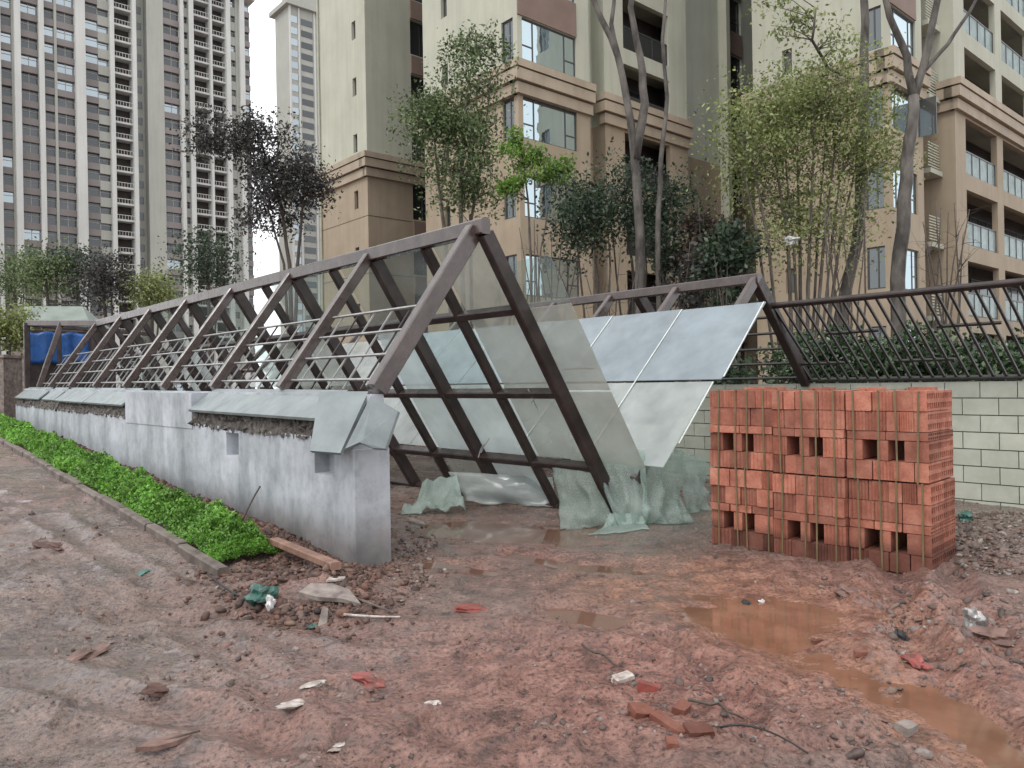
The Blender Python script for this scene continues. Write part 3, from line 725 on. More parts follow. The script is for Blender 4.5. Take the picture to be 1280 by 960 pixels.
def cornice(pts, proud=0.32):
    """a two-step band round a convex corner; pts in (a,b) plan order, the solid side on the left"""
    for (z0, z1, pr) in ((CORN0, 13.28, proud * 0.55), (13.33, 13.76, proud), (13.81, CORN1, proud * 1.15)):
        for (a0, b0), (a1, b1) in zip(pts[:-1], pts[1:]):
            p = BP(a0, b0, (z0 + z1) / 2); q = BP(a1, b1, (z0 + z1) / 2)
            d = (q - p).normalized()
            cn.bar(p - d * pr, q + d * 0.0, 2 * pr, z1 - z0)
    for zj in (13.305, 13.785):
        for (a0, b0), (a1, b1) in zip(pts[:-1], pts[1:]):
            p = BP(a0, b0, zj); q = BP(a1, b1, zj); d = (q - p).normalized()
            gr = MB(); gr.bar(p - d * 0.14, q, 0.28, 0.05); JNT.append(gr)
def floors(z0=0.9, h=1.65): return [(f + z0, f + z0 + h) for f in FL]
def bay_unit(a0, b0, Lw, bayw, rec, endw, op):
    # end wall (W)
    slit = [(Lw - 1.4 - 0.45 + 0.0, Lw - 1.4, za + 0.2, za + 1.25) for za, zb in floors()]
    cwin = [(-0.02, 0.95, za, zb) for za, zb in floors()]
    face(BP(a0, b0, 0), D, WN, Lw, slit + cwin)
    for h in slit: window(bld, BP(a0, b0, h[2]) + D * h[0], D, WN, h[1] - h[0], h[3] - h[2], [], [], M['pane_dark'])
    for h in cwin: window(bld, BP(a0, b0, h[2]) + D * 0.12, D, WN, 0.83, 1.65, [0.5], [], M['pane_dark'], 0.1)
    # bay front (S)
    bw = [(-0.02, bayw * 0.80, za, zb) for za, zb in floors()]
    face(BP(a0, b0, 0), U, SN, bayw, bw)
    for h in bw:
        window(bld, BP(a0, b0, h[2]) + U * 0.12, U, SN, h[1] - 0.12, 1.65, [0.24, 0.80], [(0.0, 0.24, 0.36), (0.8, 1.0, 0.36)], M['pane'], 0.1)
        p = BP(a0, b0, (h[2] + h[3]) / 2); gr = MB(); gr.bar(BP(a0 + 0.06, b0 + 0.06, h[2]), BP(a0 + 0.06, b0 + 0.06, h[3]), 0.1, 0.1, U); gr.build('corner_mullion', M['groove'], bld)
    # brown panel over each window of the upper storeys
    for i, h in enumerate(bw):
        if h[2] > 13.5: PAN.append((BP(a0, b0, 0) + U * (bayw * 0.4) + Vector((0, 0, h[3] + 0.72)) + SN * 0.03, bayw * 0.40, 0.03, 0.70))
    # floor of the room behind the glass
    for f in FL: vd.obox(BP(a0 + bayw / 2 + 0.35, b0 + 1.2, f + 0.1), U * (bayw / 2 - 0.4), D * 0.8, Vector((0, 0, 0.05)))
    return a0 + bayw
def flush_walls():
    global uw, lw
    uw.build('upper_wall', M['beige'], bld); lw.build('lower_wall', M['tan'], bld); uw, lw = MB(), MB()
# --- unit B
LB = 6.4
bay_unit(0, 0, LB, 4.1, 1.2, 6.0, None)
cornice([(0, LB), (0, 0)]); cornice([(0, 0), (4.1, 0)])
# recess and balcony part of B
def balcony_part(a0, b0, a1, ops, wside, label_pm, rail=True, back=1.7):
    holes = []
    for (x0, x1) in ops: holes += [(x0 - a0, x1 - a0, f + 0.05, f + 2.45) for f in FL]
    face(BP(a0, b0, 0), U, SN, a1 - a0, holes)
    vd.obox(BP((a0 + a1) / 2, b0 + back, 16.5), U * ((a1 - a0) / 2), D * 0.1, Vector((0, 0, 16.9)))
    for f in FL:
        lw_ = uw if f > 13 else lw
        lw_.obox(BP((a0 + a1) / 2, b0 + back / 2 + 0.02, f - 0.12), U * ((a1 - a0) / 2 - 0.02), D * (back / 2 - 0.03), Vector((0, 0, 0.12)))
        for (x0, x1) in ops:
            if rail and f < 26:
                rg = MB(); rg.obox(BP((x0 + x1) / 2, b0 + 0.12, f + 0.60), U * ((x1 - x0) / 2), D * 0.012, Vector((0, 0, 0.46)))
                g_ = rg.build('balcony_glass', label_pm, bld)
                rf = MB(); rf.bar(BP(x0, b0 + 0.12, f + 1.10), BP(x1, b0 + 0.12, f + 1.10), 0.06, 0.06); rf.bar(BP(x0, b0 + 0.12, f + 0.11), BP(x1, b0 + 0.12, f + 0.11), 0.05, 0.05)
                k = max(2, int((x1 - x0) / 0.9))
                for i in range(k + 1):
                    xx = x0 + 0.03 + (x1 - x0 - 0.06) * i / k; rf.bar(BP(xx, b0 + 0.10, f + 0.1), BP(xx, b0 + 0.10, f + 1.1), 0.04, 0.03, U)
                rf.build('balcony_rail', M['frame'], bld)
            # glazed door at the back
            window(bld, BP(x0 + 0.3, b0 + back - 0.12, f + 0.05), U, SN, (x1 - x0) - 0.6, 2.2, [0.33, 0.66], [], M['pane_dark'], 0.0)
# recess wall set back
def recess(a0, a1, b, wx=None):
    hs = [(0.35, 0.95, za, zb - 0.1) for za, zb in floors()]
    face(BP(a0, b, 0), U, SN, a1 - a0, hs)
    for h in hs: window(bld, BP(a0, b, h[2]) + U * h[0], U, SN, 0.6, h[3] - h[2], [], [(0, 1, 0.35)], M['pane_dark'], 0.15)
recess(4.1, 5.3, 1.0)
lw.obox(BP(4.1 - 0.02, 0.5, 6.3), U * 0.02, D * 0.5, Vector((0, 0, 6.6))); uw.obox(BP(4.1 - 0.02, 0.5, 23.5), U * 0.02, D * 0.5, Vector((0, 0, 10.5)))
balcony_part(5.3, 0.25, 11.3, [(6.6, 9.9)], True, M['pane_dark'])
face(BP(5.3, 0.25, 0), D, WN, 0.75, [])
cornice([(5.3, 0.25), (11.3, 0.25)])
# east flank of B
wall_face(uw, BP(11.3, 0.25, 0), D, U, 0.65, CORN0, ZTOP, []); wall_face(lw, BP(11.3, 0.25, 0), D, U, 0.65, -0.3, CORN0, [])
flush_walls()
# --- recessed block between B and C
hs = [(4.2, 5.9, za - 0.2, zb) for za, zb in floors()]
wall_face(gg, BP(11.3, 0.9, 0), U, SN, 14, CORN0, ZTOP, hs); wall_face(lw, BP(11.3, 0.9, 0), U, SN, 14, -0.3, CORN0, hs)
for h in hs:
    window(bld, BP(11.3, 0.9, h[2]) + U * h[0], U, SN, 1.7, h[3] - h[2], [0.5], [(0, 1, 0.35)], M['pane_dark'], 0.15)
    PAN.append((BP(11.3 + 5.05, 0.9, h[3] + 0.62) + SN * 0.04, 0.85, 0.04, 0.6))
uw.obox(BP(11.3 + 3.9, 0.65, 17), U * 0.16, D * 0.25, Vector((0, 0, 17)))
flush_walls()
# --- unit C
CA, CB = 10.4, -9.7
bay_unit(CA, CB, 5.8, 3.2, 1.2, 0, None)
cornice([(CA, CB + 5.8), (CA, CB)]); cornice([(CA, CB), (CA + 3.2, CB)])
wall_face(uw, BP(CA, CB + 5.8, 0), U, D, 8, CORN0, ZTOP, []); wall_face(lw, BP(CA, CB + 5.8, 0), U, D, 8, -0.3, CORN0, [])
# open casement on C
sh = MB(); o_ = BP(CA + 2.6, CB, FL[3] + 0.95) + SN * 0.05; sh.bar(o_ + SN * 0.35, o_ + SN * 0.35 + Vector((0, 0, 1.5)), 0.03, 0.7, SN); sh.build('open_casement', M['pane_dark'], bld)
recess(CA + 3.2, CA + 5.3, CB + 1.1)
for f in FL:
    lv = MB()
    lv.obox(BP(CA + 4.6, CB + 0.55, f - 0.1), U * 0.65, D * 0.55, Vector((0, 0, 0.1)))
    for k in range(9): lv.bar(BP(CA + 4.0, CB + 0.12, f + 0.15 + 0.12 * k), BP(CA + 5.2, CB + 0.12, f + 0.15 + 0.12 * k), 0.02, 0.05)
    lv.build('service_ledge', M['beige'], bld)
flush_walls()
# --- balcony wing D
DA, DB = CA + 5.3, CB - 0.5
balcony_part(DA, DB, DA + 22, [(DA + 1.2, DA + 5.2), (DA + 6.05, DA + 10.2), (DA + 11.0, DA + 15.0), (DA + 15.9, DA + 20)], True, M['railglass'])
face(BP(DA, DB, 0), D, WN, 1.6, [])
cornice([(DA, DB + 1.6), (DA, DB)]); cornice([(DA, DB), (DA + 22, DB)])
flush_walls()
# --- block A behind on the left
AA, AB = 1.4, 13.8
slA = [(1.0, 1.42, za + 0.1, za + 1.1) for za, zb in floors()]
face(BP(AA, AB, 0), D, WN, 5.4, slA)
for h in slA: window(bld, BP(AA, AB, h[2]) + D * h[0], D, WN, 0.42, 1.0, [], [], M['pane_dark'])
sA = [(2.9, 4.4, za - 0.3, zb) for za, zb in floors()]
face(BP(AA, AB, 0), U, SN, 14, sA)
for h in sA:
    window(bld, BP(AA, AB, h[2]) + U * h[0], U, SN, 1.5, h[3] - h[2], [0.5], [], M['pane_dark'])
    if h[3] < 13.5 or True: PAN.append((BP(AA + 3.65, AB, h[3] + 0.55) + SN * 0.05, 0.75, 0.05, 0.5))
cornice([(AA, AB + 5.4), (AA, AB)]); cornice([(AA, AB), (AA + 14, AB)])
dp = MB(); dp.tube([BP(AA - 0.08, AB + 5.2, 0), BP(AA - 0.08, AB + 5.2, ZTOP)], [0.06, 0.06], 6); dp.build('downpipe', M['beige'], bld)
# joints scored in the lower wall of A and B
for f in FL[:4]:
    for (a0, b0, L, dr, nr_) in ((AA, AB, 5.4, D, WN), (AA, AB, 2.8, U, SN)):
        p = BP(a0, b0, f + 0.45) + nr_ * 0.0; gr = MB(); gr.bar(p + nr_ * 0.004, p + dr * L + nr_ * 0.004, 0.012, 0.03); JNT.append(gr)
# dark core so no daylight shows through, and the roof
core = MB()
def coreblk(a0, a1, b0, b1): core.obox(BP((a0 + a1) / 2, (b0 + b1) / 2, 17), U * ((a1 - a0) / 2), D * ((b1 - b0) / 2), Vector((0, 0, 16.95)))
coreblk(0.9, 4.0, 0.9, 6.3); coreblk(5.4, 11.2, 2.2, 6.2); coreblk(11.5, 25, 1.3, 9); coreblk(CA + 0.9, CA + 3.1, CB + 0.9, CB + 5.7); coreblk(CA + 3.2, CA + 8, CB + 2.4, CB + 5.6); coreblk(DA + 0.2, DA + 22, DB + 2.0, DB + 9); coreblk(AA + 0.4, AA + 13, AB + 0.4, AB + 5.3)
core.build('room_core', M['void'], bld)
rf = MB()
for (a0, a1, b0, b1) in ((-0.5, 11.6, -0.5, 6.8), (11.6, 27, 2.6, 9), (CA - 0.5, CA + 6, CB - 0.5, CB + 6), (CA + 5, DA + 22, DB - 0.4, DB + 9), (AA - 0.4, AA + 14, AB - 0.4, AB + 6)):
    rf.obox(BP((a0 + a1) / 2, (b0 + b1) / 2, ZTOP + 0.2), U * ((a1 - a0) / 2), D * ((b1 - b0) / 2), Vector((0, 0, 0.2)))
rf.build('roof', M['greygreen'], bld)
flush_walls(); cn.build('cornice', M['cornice'], bld); [m_.build('shadow_joint', M['groove'], bld) for m_ in JNT]
 
for (c_, hw, hd_, hh_) in PAN:
    m_ = MB(); m_.obox(c_, U * hw, D * hd_, Vector((0, 0, hh_))); m_.build('brown_panel', M['brownp'], bld)
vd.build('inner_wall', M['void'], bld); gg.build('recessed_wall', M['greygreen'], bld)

# ------------------------------------------------------------------ far towers
D0 = 129.0; TO = Vector((-0.665 * D0, D0, 0))
def LL(px):
    r = (px - 640) / FOC; return D0 * (r + 0.665) / (0.754 - 0.657 * r)
NF = 27; FH = 3.0
def TP(l, b, z): return TO + U * l + D * b + Vector((0, 0, z))
def tower(name, label, bands, l0, l1, body_m):
    root = empty(name, TP(l0, 0, 0)); tag(root, label, 'building')
    wl, pil, sp, sl = MB(), MB(), MB(), MB()
    wl.obox(TP((l0 + l1) / 2, 9.2, NF * FH / 2), U * ((l1 - l0) / 2), D * 7.2, Vector((0, 0, NF * FH / 2)))
    wm = {}
    for x0, x1, ty in bands:
        a, b = LL(x0 / 2.4), LL(x1 / 2.4); m_, wd = (a + b) / 2, b - a
        if ty in ('pil', 'pilw'):
            pr = 0.7 if ty == 'pil' else 1.0
            pil.obox(TP(m_, 1.0 - pr / 2, NF * FH / 2), U * (wd / 2), D * (1.0 + pr / 2), Vector((0, 0, NF * FH / 2)))
        elif ty == 'wall':
            wl.obox(TP(m_, 1.0, NF * FH / 2), U * (wd / 2), D * 1.0, Vector((0, 0, NF * FH / 2)))
        elif ty in ('win', 'slit', 'bwin'):
            h = {'win': 1.85, 'bwin': 1.85, 'slit': 1.3}[ty]; z0 = 0.75
            tgt = sp if ty != 'slit' else wl
            for i in range(NF):
                kz = ('sp', round(wd, 2), h)
                if kz not in wm:
                    mb = MB(); mb.box(-wd / 2 - 0.01, wd / 2 + 0.01, -0.95, 0.95, -(FH - h) / 2, (FH - h) / 2); mm_ = mb.mesh('spandrel'); mm_.materials.append(M['tbrown'] if ty != 'slit' else body_m); wm[kz] = [mm_]
                o = bpy.data.objects.new('spandrel', wm[kz][0]); col.objects.link(o); o.location = TP(m_, 1.05, i * FH + (z0 - (FH - h - z0)) / 2); o.rotation_euler = (0, 0, math.atan2(U.y, U.x)); setp(o, root)
                key = (round(wd, 2), ty)
                if key not in wm:
                    mb = MB(); mb.box(-wd / 2, wd / 2, -0.02, 0.02, 0, h)
                    k = max(1, int(wd / 1.3))
                    for j in range(k + 1): mb.box(-wd / 2 + wd * j / k - 0.05, -wd / 2 + wd * j / k + 0.05, -0.09, 0.0, 0, h)
                    mb.box(-wd / 2 - 0.05, wd / 2 + 0.05, -0.22, 0.0, -0.12, 0.0); mb.box(-wd / 2, wd / 2, -0.10, 0.0, h * 0.66, h * 0.66 + 0.08)
                    mm_ = mb.mesh('window'); mm_.materials.append(M['tpane']); mm_.materials.append(M['tgrey'])
                    for pi in range(6, len(mm_.polygons)): mm_.polygons[pi].material_index = 1
                    wm[key] = [mm_, None]
                me_ = wm[key][0]
                if random.random() < (0.42 if i > 17 else 0.05):
                    if wm[key][1] is None:
                        c_ = me_.copy(); c_.materials[0] = M['tpane_b']; wm[key][1] = c_
                    me_ = wm[key][1]
                o = bpy.data.objects.new('window', me_); col.objects.link(o)
                o.location = TP(m_, 0.5 + random.uniform(0, 0.25), i * FH + z0); o.rotation_euler = (0, 0, math.atan2(U.y, U.x)); setp(o, root)
        elif ty == 'bal':
            for i in range(NF):
                key = (round(wd, 2), 'bal')
                if key not in wm:
                    mb = MB(); mb.box(-wd / 2, wd / 2, 0, 1.9, -0.18, 0.18); mb.box(-wd / 2, wd / 2, 0.0, 0.10, 0.9, 1.0)
                    for j in range(int(wd / 0.5) + 1):
                        xx = -wd / 2 + 0.05 + (wd - 0.1) * j / max(1, int(wd / 0.5)); mb.box(xx - 0.035, xx + 0.035, 0.01, 0.08, 0.18, 0.9)
                    mm_ = mb.mesh('balcony'); mm_.materials.append(M['twhite']); wm[key] = [mm_, None]
                o = bpy.data.objects.new('balcony', wm[key][0]); col.objects.link(o); o.location = TP(m_, 0.0, i * FH); o.rotation_euler = (0, 0, math.atan2(U.y, U.x)); setp(o, root)
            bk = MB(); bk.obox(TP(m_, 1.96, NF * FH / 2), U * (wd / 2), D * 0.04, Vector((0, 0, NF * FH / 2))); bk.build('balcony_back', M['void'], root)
        elif ty == 'rec':
            for i in range(NF):
                mb = None
                key = ('rec', round(wd, 2))
                if key not in wm:
                    mb = MB(); mb.box(-wd * 0.18, wd * 0.25, -0.05, 0.05, 0.9, 2.2); mm_ = mb.mesh('window'); mm_.materials.append(M['tpane']); wm[key] = [mm_, None]
                o = bpy.data.objects.new('window', wm[key][0]); col.objects.link(o); o.location = TP(m_, 1.95, i * FH); o.rotation_euler = (0, 0, math.atan2(U.y, U.x)); setp(o, root)
    wl.build('wall', body_m, root); pil.build('pilaster', M['twhite'], root)
    if sp.v: sp.build('spandrel', M['tbrown'], root)
    cp = MB(); cp.obox(TP((l0 + l1) / 2, 8, NF * FH + 0.6), U * ((l1 - l0) / 2 + 0.5), D * 9, Vector((0, 0, 0.6))); cp.build('roof', M['twhite'], root)
    return root
tower('tower_block', 'tall apartment tower with brown window bands between pale pilasters', [(-90, -40, 'win'), (-40, -25, 'pil'), (-25, 5, 'win'), (5, 18, 'pil'), (18, 52, 'win'), (52, 58, 'wall'), (58, 77, 'pilw'), (77, 132, 'win'), (132, 148, 'pil'), (148, 180, 'win'), (180, 188, 'wall'), (188, 241, 'win'), (241, 270, 'pilw'), (270, 312, 'win'), (312, 345, 'slit'), (345, 358, 'pil'), (358, 412, 'bal'), (412, 424, 'pil')], LL(-90 / 2.4), LL(424 / 2.4), M['tgrey'])
tower('tower_block', 'tall apartment tower with open balcony grid and blank grey strip', [(426, 458, 'rec'), (458, 508, 'wall'), (508, 556, 'win'), (556, 566, 'pil'), (566, 582, 'slit'), (582, 596, 'pil'), (596, 645, 'bal'), (645, 651, 'pil'), (651, 693, 'bal'), (693, 706, 'pil'), (706, 724, 'slit'), (724, 734, 'wall'), (734, 748, 'pil'), (748, 768, 'win')], LL(426 / 2.4), LL(772 / 2.4), M['tgrey'])
# slender tower in the gap
tz = empty('tower_block', (-56.3, 200, 0)); tag(tz, 'slender distant tower with overhanging roof cap in the sky gap', 'building')
TQ = lambda l, b, z: Vector((-56.3, 200, 0)) + U * l + D * b + Vector((0, 0, z))
HT = 101.0
mb = MB(); mb.obox(TQ(6, 4.2, HT / 2), U * 6, D * 4.2, Vector((0, 0, HT / 2))); mb.build('wall', M['tgrey'], tz)
mb = MB(); mb.obox(TQ(6, 4.2, HT + 0.6), U * 7.2, D * 5.4, Vector((0, 0, 0.6))); mb.obox(TQ(5.5, 4.2, HT + 3), U * 4, D * 3, Vector((0, 0, 1.8))); mb.build('roof', M['tgrey'], tz)
mb = MB()
for l in (0.15, 2.6, 7.0, 11.8): mb.obox(TQ(l, -0.15, HT / 2), U * 0.22, D * 0.2, Vector((0, 0, HT / 2)))
mb.build('pilaster', M['twhite'], tz)
wm1 = MB(); wm1.box(-0.95, 0.95, -0.05, 0.05, 0, 1.7); w1 = wm1.mesh('window'); w1.materials.append(M['tpane_b'])
wm2 = MB(); wm2.box(-1.6, 1.6, -0.05, 0.05, 0, 1.6); w2 = wm2.mesh('window'); w2.materials.append(M['tpane'])
for i in range(5, 33):
    for l, me_ in ((1.4, w1), (4.9, w2), (9.4, w2)):
        o = bpy.data.objects.new('window', me_); col.objects.link(o); o.location = TQ(l, -0.03, i * 3 + 0.9); o.rotation_euler = (0, 0, math.atan2(U.y, U.x)); setp(o, tz)

# ------------------------------------------------------------------ left wall with broken coping
wall1 = empty('ramp_wall', F(0.1, 0)); tag(wall1, 'grey rendered ramp wall with broken coping beside the clipped hedge', 'wall')
ZT = 1.50
def wz(s): return ZT + 0.010 * max(s, 0)
S1 = 17.0
mb = MB()
def wseg(mb, s0, s1, a0, a1, z0, z1a, z1b):
    vs = [F(s0, a0, z0), F(s1, a0, z0), F(s1, a1, z0), F(s0, a1, z0), F(s0, a0, z1a), F(s1, a0, z1b), F(s1, a1, z1b), F(s0, a1, z1a)]
    mb.add(vs, [(3, 2, 1, 0), (4, 5, 6, 7), (0, 1, 5, 4), (1, 2, 6, 5), (2, 3, 7, 6), (3, 0, 4, 7)])
# body: holes cut by leaving cells out (list of s0,s1,z0,z1 measured down from the top)
holesW = [(0.42, 0.82, 0.76, 0.96), (2.62, 2.98, 0.80, 1.06)]
ss = sorted({0.1, S1} | {h[0] for h in holesW} | {h[1] for h in holesW} | set(np.arange(2.5, 16, 1.5)))
BODY = lambda s: wz(s) - 0.41
for s0, s1 in zip(ss[:-1], ss[1:]):
    hh = [h for h in holesW if h[0] <= s0 + 1e-6 and h[1] >= s1 - 1e-6]
    if hh:
        h = hh[0]; wseg(mb, s0, s1, -0.25, -0.10, -0.3, h[2], h[2])
        if BODY(s0) - h[3] > 0.01: wseg(mb, s0, s1, -0.25, -0.10, h[3], BODY(s0), BODY(s1))
        wseg(mb, s0, s1, -0.10, 0.07, -0.3, BODY(s0), BODY(s1))
    else: wseg(mb, s0, s1, -0.25, 0.07, -0.3, BODY(s0), BODY(s1))
# the flush stretch without coping
wseg(mb, 4.08, 7.05, -0.262, 0.05, BODY(3.4) - 0.06, wz(4.1) - 0.035, wz(7.0) - 0.035)
wseg(mb, 0.1, S1, -0.06, 0.06, BODY(0) - 0.05, wz(0.1) - 0.02, wz(S1) - 0.02)
mb.build('wall_body', M['render'], wall1)
pier = MB(); wseg(pier, 0.06, 0.42, -0.262, 0.082, -0.3, BODY(0) - 0.08, BODY(0) - 0.06); pier.build('end_pier', M['render'], wall1)
def rough_strip(s0, s1, a0, a1, za, zb, seed, n=60, amp=0.035):
    r = np.random.default_rng(seed); m = MB(); rows = 5
    vs = []
    for i in range(n + 1):
        s = s0 + (s1 - s0) * i / n
        for j in range(rows):
            t = j / (rows - 1)
            a = a0 + (a1 - a0) * t + r.normal(0, amp * 0.6); zz = za + (zb - za) * t + wz(s) + r.normal(0, amp * 0.5)
            vs.append(F(s, a, zz))
    fs = [(i * rows + j, (i + 1) * rows + j, (i + 1) * rows + j + 1, i * rows + j + 1) for i in range(n) for j in range(rows - 1)]
    m.add(vs, fs); return m
rough_strip(0.5, 4.06, -0.262, -0.225, -0.44, -0.27, 4, 110, 0.03).build('broken_mortar', M['broken'], wall1)
rough_strip(7.06, 16.8, -0.262, -0.225, -0.44, -0.27, 5, 170, 0.03).build('broken_mortar', M['broken'], wall1)
for (s0, s1, da) in ((0.66, 4.05, 0.0), (7.1, 9.6, 0.01), (9.62, 12.0, 0.0), (12.3, 13.6, 0.05), (13.9, 16.9, 0.03)):
    m = MB(); lo, hi = -0.315 + da, 0.02
    vs = []
    for s in (s0, s1):
        z_ = wz(s)
        vs += [F(s, hi, z_ + 0.015), F(s, lo, z_ - 0.235), F(s, lo + 0.012, z_ - 0.262), F(s, hi, z_ - 0.025)]
    m.add(vs, [(0, 1, 5, 4), (1, 2, 6, 5), (2, 3, 7, 6), (3, 0, 4, 7), (3, 2, 1, 0), (4, 5, 6, 7)])
    m.build('coping_slab', M['coping'], wall1)
# slab slipped off near the end, and the torn end piece
def slab(pts, th, mat, name, parent):
    p = [Vector(q) for q in pts]; n_ = (p[1] - p[0]).cross(p[2] - p[0]).normalized() * th
    m = MB(); k = len(p); vs = p + [q + n_ for q in p]
    m.add(vs, [tuple(range(k - 1, -1, -1)), tuple(range(k, 2 * k))] + [(i, (i + 1) % k, k + (i + 1) % k, k + i) for i in range(k)])
    return m.build(name, mat, parent)
slab([at(402, 492, 7.05), at(390, 566, 6.62), at(428, 569, 6.45), at(463, 492, 6.82)], 0.035, M['coping'], 'coping_slab', wall1)
slab([at(466, 497, 6.62), at(434, 563, 6.40), at(452, 555, 6.36), at(468, 562, 6.40), at(484, 563, 6.44), at(500, 516, 6.62)], 0.03, M['coping'], 'torn_coping_piece', wall1)
bm_ = MB(); 
for k in range(14): bm_.obox(F(0.12 + 0.04 * k, -0.2 + 0.1 * random.random(), 1.17 + 0.06 * random.random()), U * 0.05, D * 0.04, Vector((0.01, 0, random.uniform(0.015, 0.04))))
bm_.build('broken_mortar', M['broken'], wall1)

# ------------------------------------------------------------------ fallen canopies
can1 = empty('fallen_canopy', F(0, 1.2, 0.0)); tag(can1, 'collapsed dark brown canopy frame leaning from the grey wall down to the mud', 'canopy')
AP_A, AP_Z = 1.14, 1.55 + 1.52
FT_A, FT_Z = 3.09, 0.0
def apx(s): return F(s, AP_A - 0.012 * s, AP_Z + 0.004 * s)
def rs(s, t):            # point on the right-hand slope
    return apx(s).lerp(F(s, FT_A - 0.012 * s, FT_Z), t)
def ls(s, t):            # on the left-hand slope, from the wall top up
    return F(s, 0.0, wz(s) + 0.02).lerp(apx(s), t)
n_ls = (ls(0, 1) - ls(0, 0)).cross(D).normalized(); n_rs = (rs(0, 1) - rs(0, 0)).cross(D).normalized()
SEND = 15.6
def one(name, p, q, wd, h, up, mat, parent, bev=0.012):
    m = MB(); m.bar(p, q, wd, h, up, bev); return m.build(name, mat, parent)
one('ridge_beam', apx(14.0), F(16.9, 0.02, 3.30), 0.10, 0.14, Vector((0, 0, 1)), M['bronze_grey'], can1)
one('ridge_beam', apx(-0.04), apx(14.1), 0.11, 0.15, Vector((0, 0, 1)), M['bronze_grey'], can1)
for k in range(8):
    s = 0.06 + 2.0 * k if k else 0.12
    one('rafter', ls(s, 0.0), ls(s, 0.985), 0.085 if k else 0.115, 0.125 if k else 0.17, n_ls, M['bronze_grey'], can1)
for k in range(16):
    s = 0.02 + 1.0 * k
    if s > 15.4: break
    wd = 0.10 if k % 2 == 0 else 0.075
    ft = 1.0 if k % 2 == 0 else 0.985
    one('leg', rs(s, 0.02), rs(s, ft), wd, 0.16 if k % 2 == 0 else 0.11, n_rs, M['bronze'], can1)
for t in (0.25, 0.53, 0.80, 0.985):
    one('purlin', rs(0.03 if t < 0.9 else 0.95, t), rs(SEND, t), 0.085, 0.11, n_rs, M['bronze'], can1)
one('end_post', F(16.9, 0.0, wz(15)), F(16.9, 0.0, 3.30), 0.13, 0.13, D, M['bronze'], can1)
one('end_post', F(16.9, 1.5, 0.8), F(16.9, 1.5, 3.2), 0.09, 0.09, D, M['bronze'], can1)
one('end_post', F(16.9, 0.72, 0.8), F(16.9, 0.72, 3.24), 0.09, 0.09, D, M['bronze'], can1)
one('end_beam', F(16.9, 0.0, 3.27), F(16.9, 3.0, 3.1), 0.10, 0.10, Vector((0, 0, 1)), M['bronze'], can1)
one('rafter', ls(15.4, 0.0), apx(14.0).lerp(F(16.9, 0.02, 3.30), 0.5), 0.085, 0.125, n_ls, M['bronze_grey'], can1)
# railing lattice in the left-hand slope
for t in (0.07, 0.22, 0.37, 0.52):
    off = n_ls * (-0.03)
    one('lattice_rail', ls(0.15, t) + off, ls(15.4, t) + off, 0.018, 0.022, n_ls, M['galv'], can1, 0.0)
for k in range(46):
    s = 0.5 + 0.333 * k
    if min(abs(s - 2.0 * j - 0.06) for j in range(9)) < 0.1: continue
    one('lattice_bar', ls(s, 0.02) + n_ls * (-0.05), ls(s, 0.53) + n_ls * (-0.05), 0.016, 0.016, n_ls, M['galv'] if k % 3 else M['bronze'], can1, 0.0)
# glass of the right-hand slope
def pane_quad(parent, fn, s0, s1, t0, t1, mat, nrm, off, th=0.010, name='glass_pane', jit=0.0):
    c = [fn(s0, t0), fn(s1, t0), fn(s1, t1), fn(s0, t1)]
    c = [p + nrm * (off + random.uniform(-jit, jit)) for p in c]
    m = MB(); n_ = nrm * th
    m.add(c + [p + n_ for p in c], [(3, 2, 1, 0), (4, 5, 6, 7), (0, 1, 5, 4), (1, 2, 6, 5), (2, 3, 7, 6), (3, 0, 4, 7)])
    return m.build(name, mat, parent)
nout = n_rs if n_rs.z > 0 else -n_rs
tt = [0.015, 0.255, 0.535, 0.80]
rr_ = random.Random(5)
for k in range(15):
    for j in range(3):
        if k >= 1 and j == 0 and rr_.random() < 0.45: continue
        if k >= 3 and rr_.random() < 0.3: continue
        mt = M['glass'] if (k == 0 or rr_.random() < 0.35) else (M['glass_b'] if rr_.random() < 0.6 else M['glass_clear'])
        if j == 0: mt = M['glass_clear'] if k else M['glass']
        pane_quad(can1, rs, k + 0.03, k + 0.99, tt[j] + 0.006, tt[j + 1] - 0.006, mt, nout, 0.085, jit=0.004)
for j, (ta, tb) in enumerate(((0.12, 0.255), (0.262, 0.535), (0.542, 0.80))):
    pane_quad(can1, rs, -0.58, 0.01, ta, tb, M['glass'] if j else M['glass_clear'], nout, 0.088, jit=0.004)
pane_quad(can1, rs, 1.05, 1.98, 0.81, 0.97, M['glass_b'], nout, 0.08); pane_quad(can1, rs, 2.05, 2.98, 0.81, 0.97, M['glass'], nout, 0.08)

# second canopy, leaning back from the block wall
R2A, R2Z = 5.55, 1.55 + 1.33
can2 = empty('fallen_canopy', F(0, 4.5, 0.0)); tag(can2, 'second collapsed canopy with pale sky-reflecting glass sheets behind the bricks', 'canopy')
def ap2(s): return F(s, R2A, R2Z + 0.002 * s)
def l2(s, q): return ap2(s) + U * (-3.0 * q) + Vector((0, 0, -2.88 * q))
def r2(s, q): return ap2(s).lerp(F(s, WALL2, 1.50), q)
n_l2 = (l2(0, 1) - l2(0, 0)).cross(D).normalized(); n_l2 = n_l2 if n_l2.z > 0 else -n_l2
n_r2 = (r2(0, 1) - r2(0, 0)).cross(D).normalized(); n_r2 = n_r2 if n_r2.z > 0 else -n_r2
one('ridge_beam', ap2(-0.30), ap2(15), 0.11, 0.13, Vector((0, 0, 1)), M['bronze_grey'], can2)
for k in range(13):
    s = -0.24 + 1.25 * k
    one('rafter', l2(s, 0.01), l2(s, 0.84), 0.085, 0.13, n_l2, M['bronze_grey'], can2)
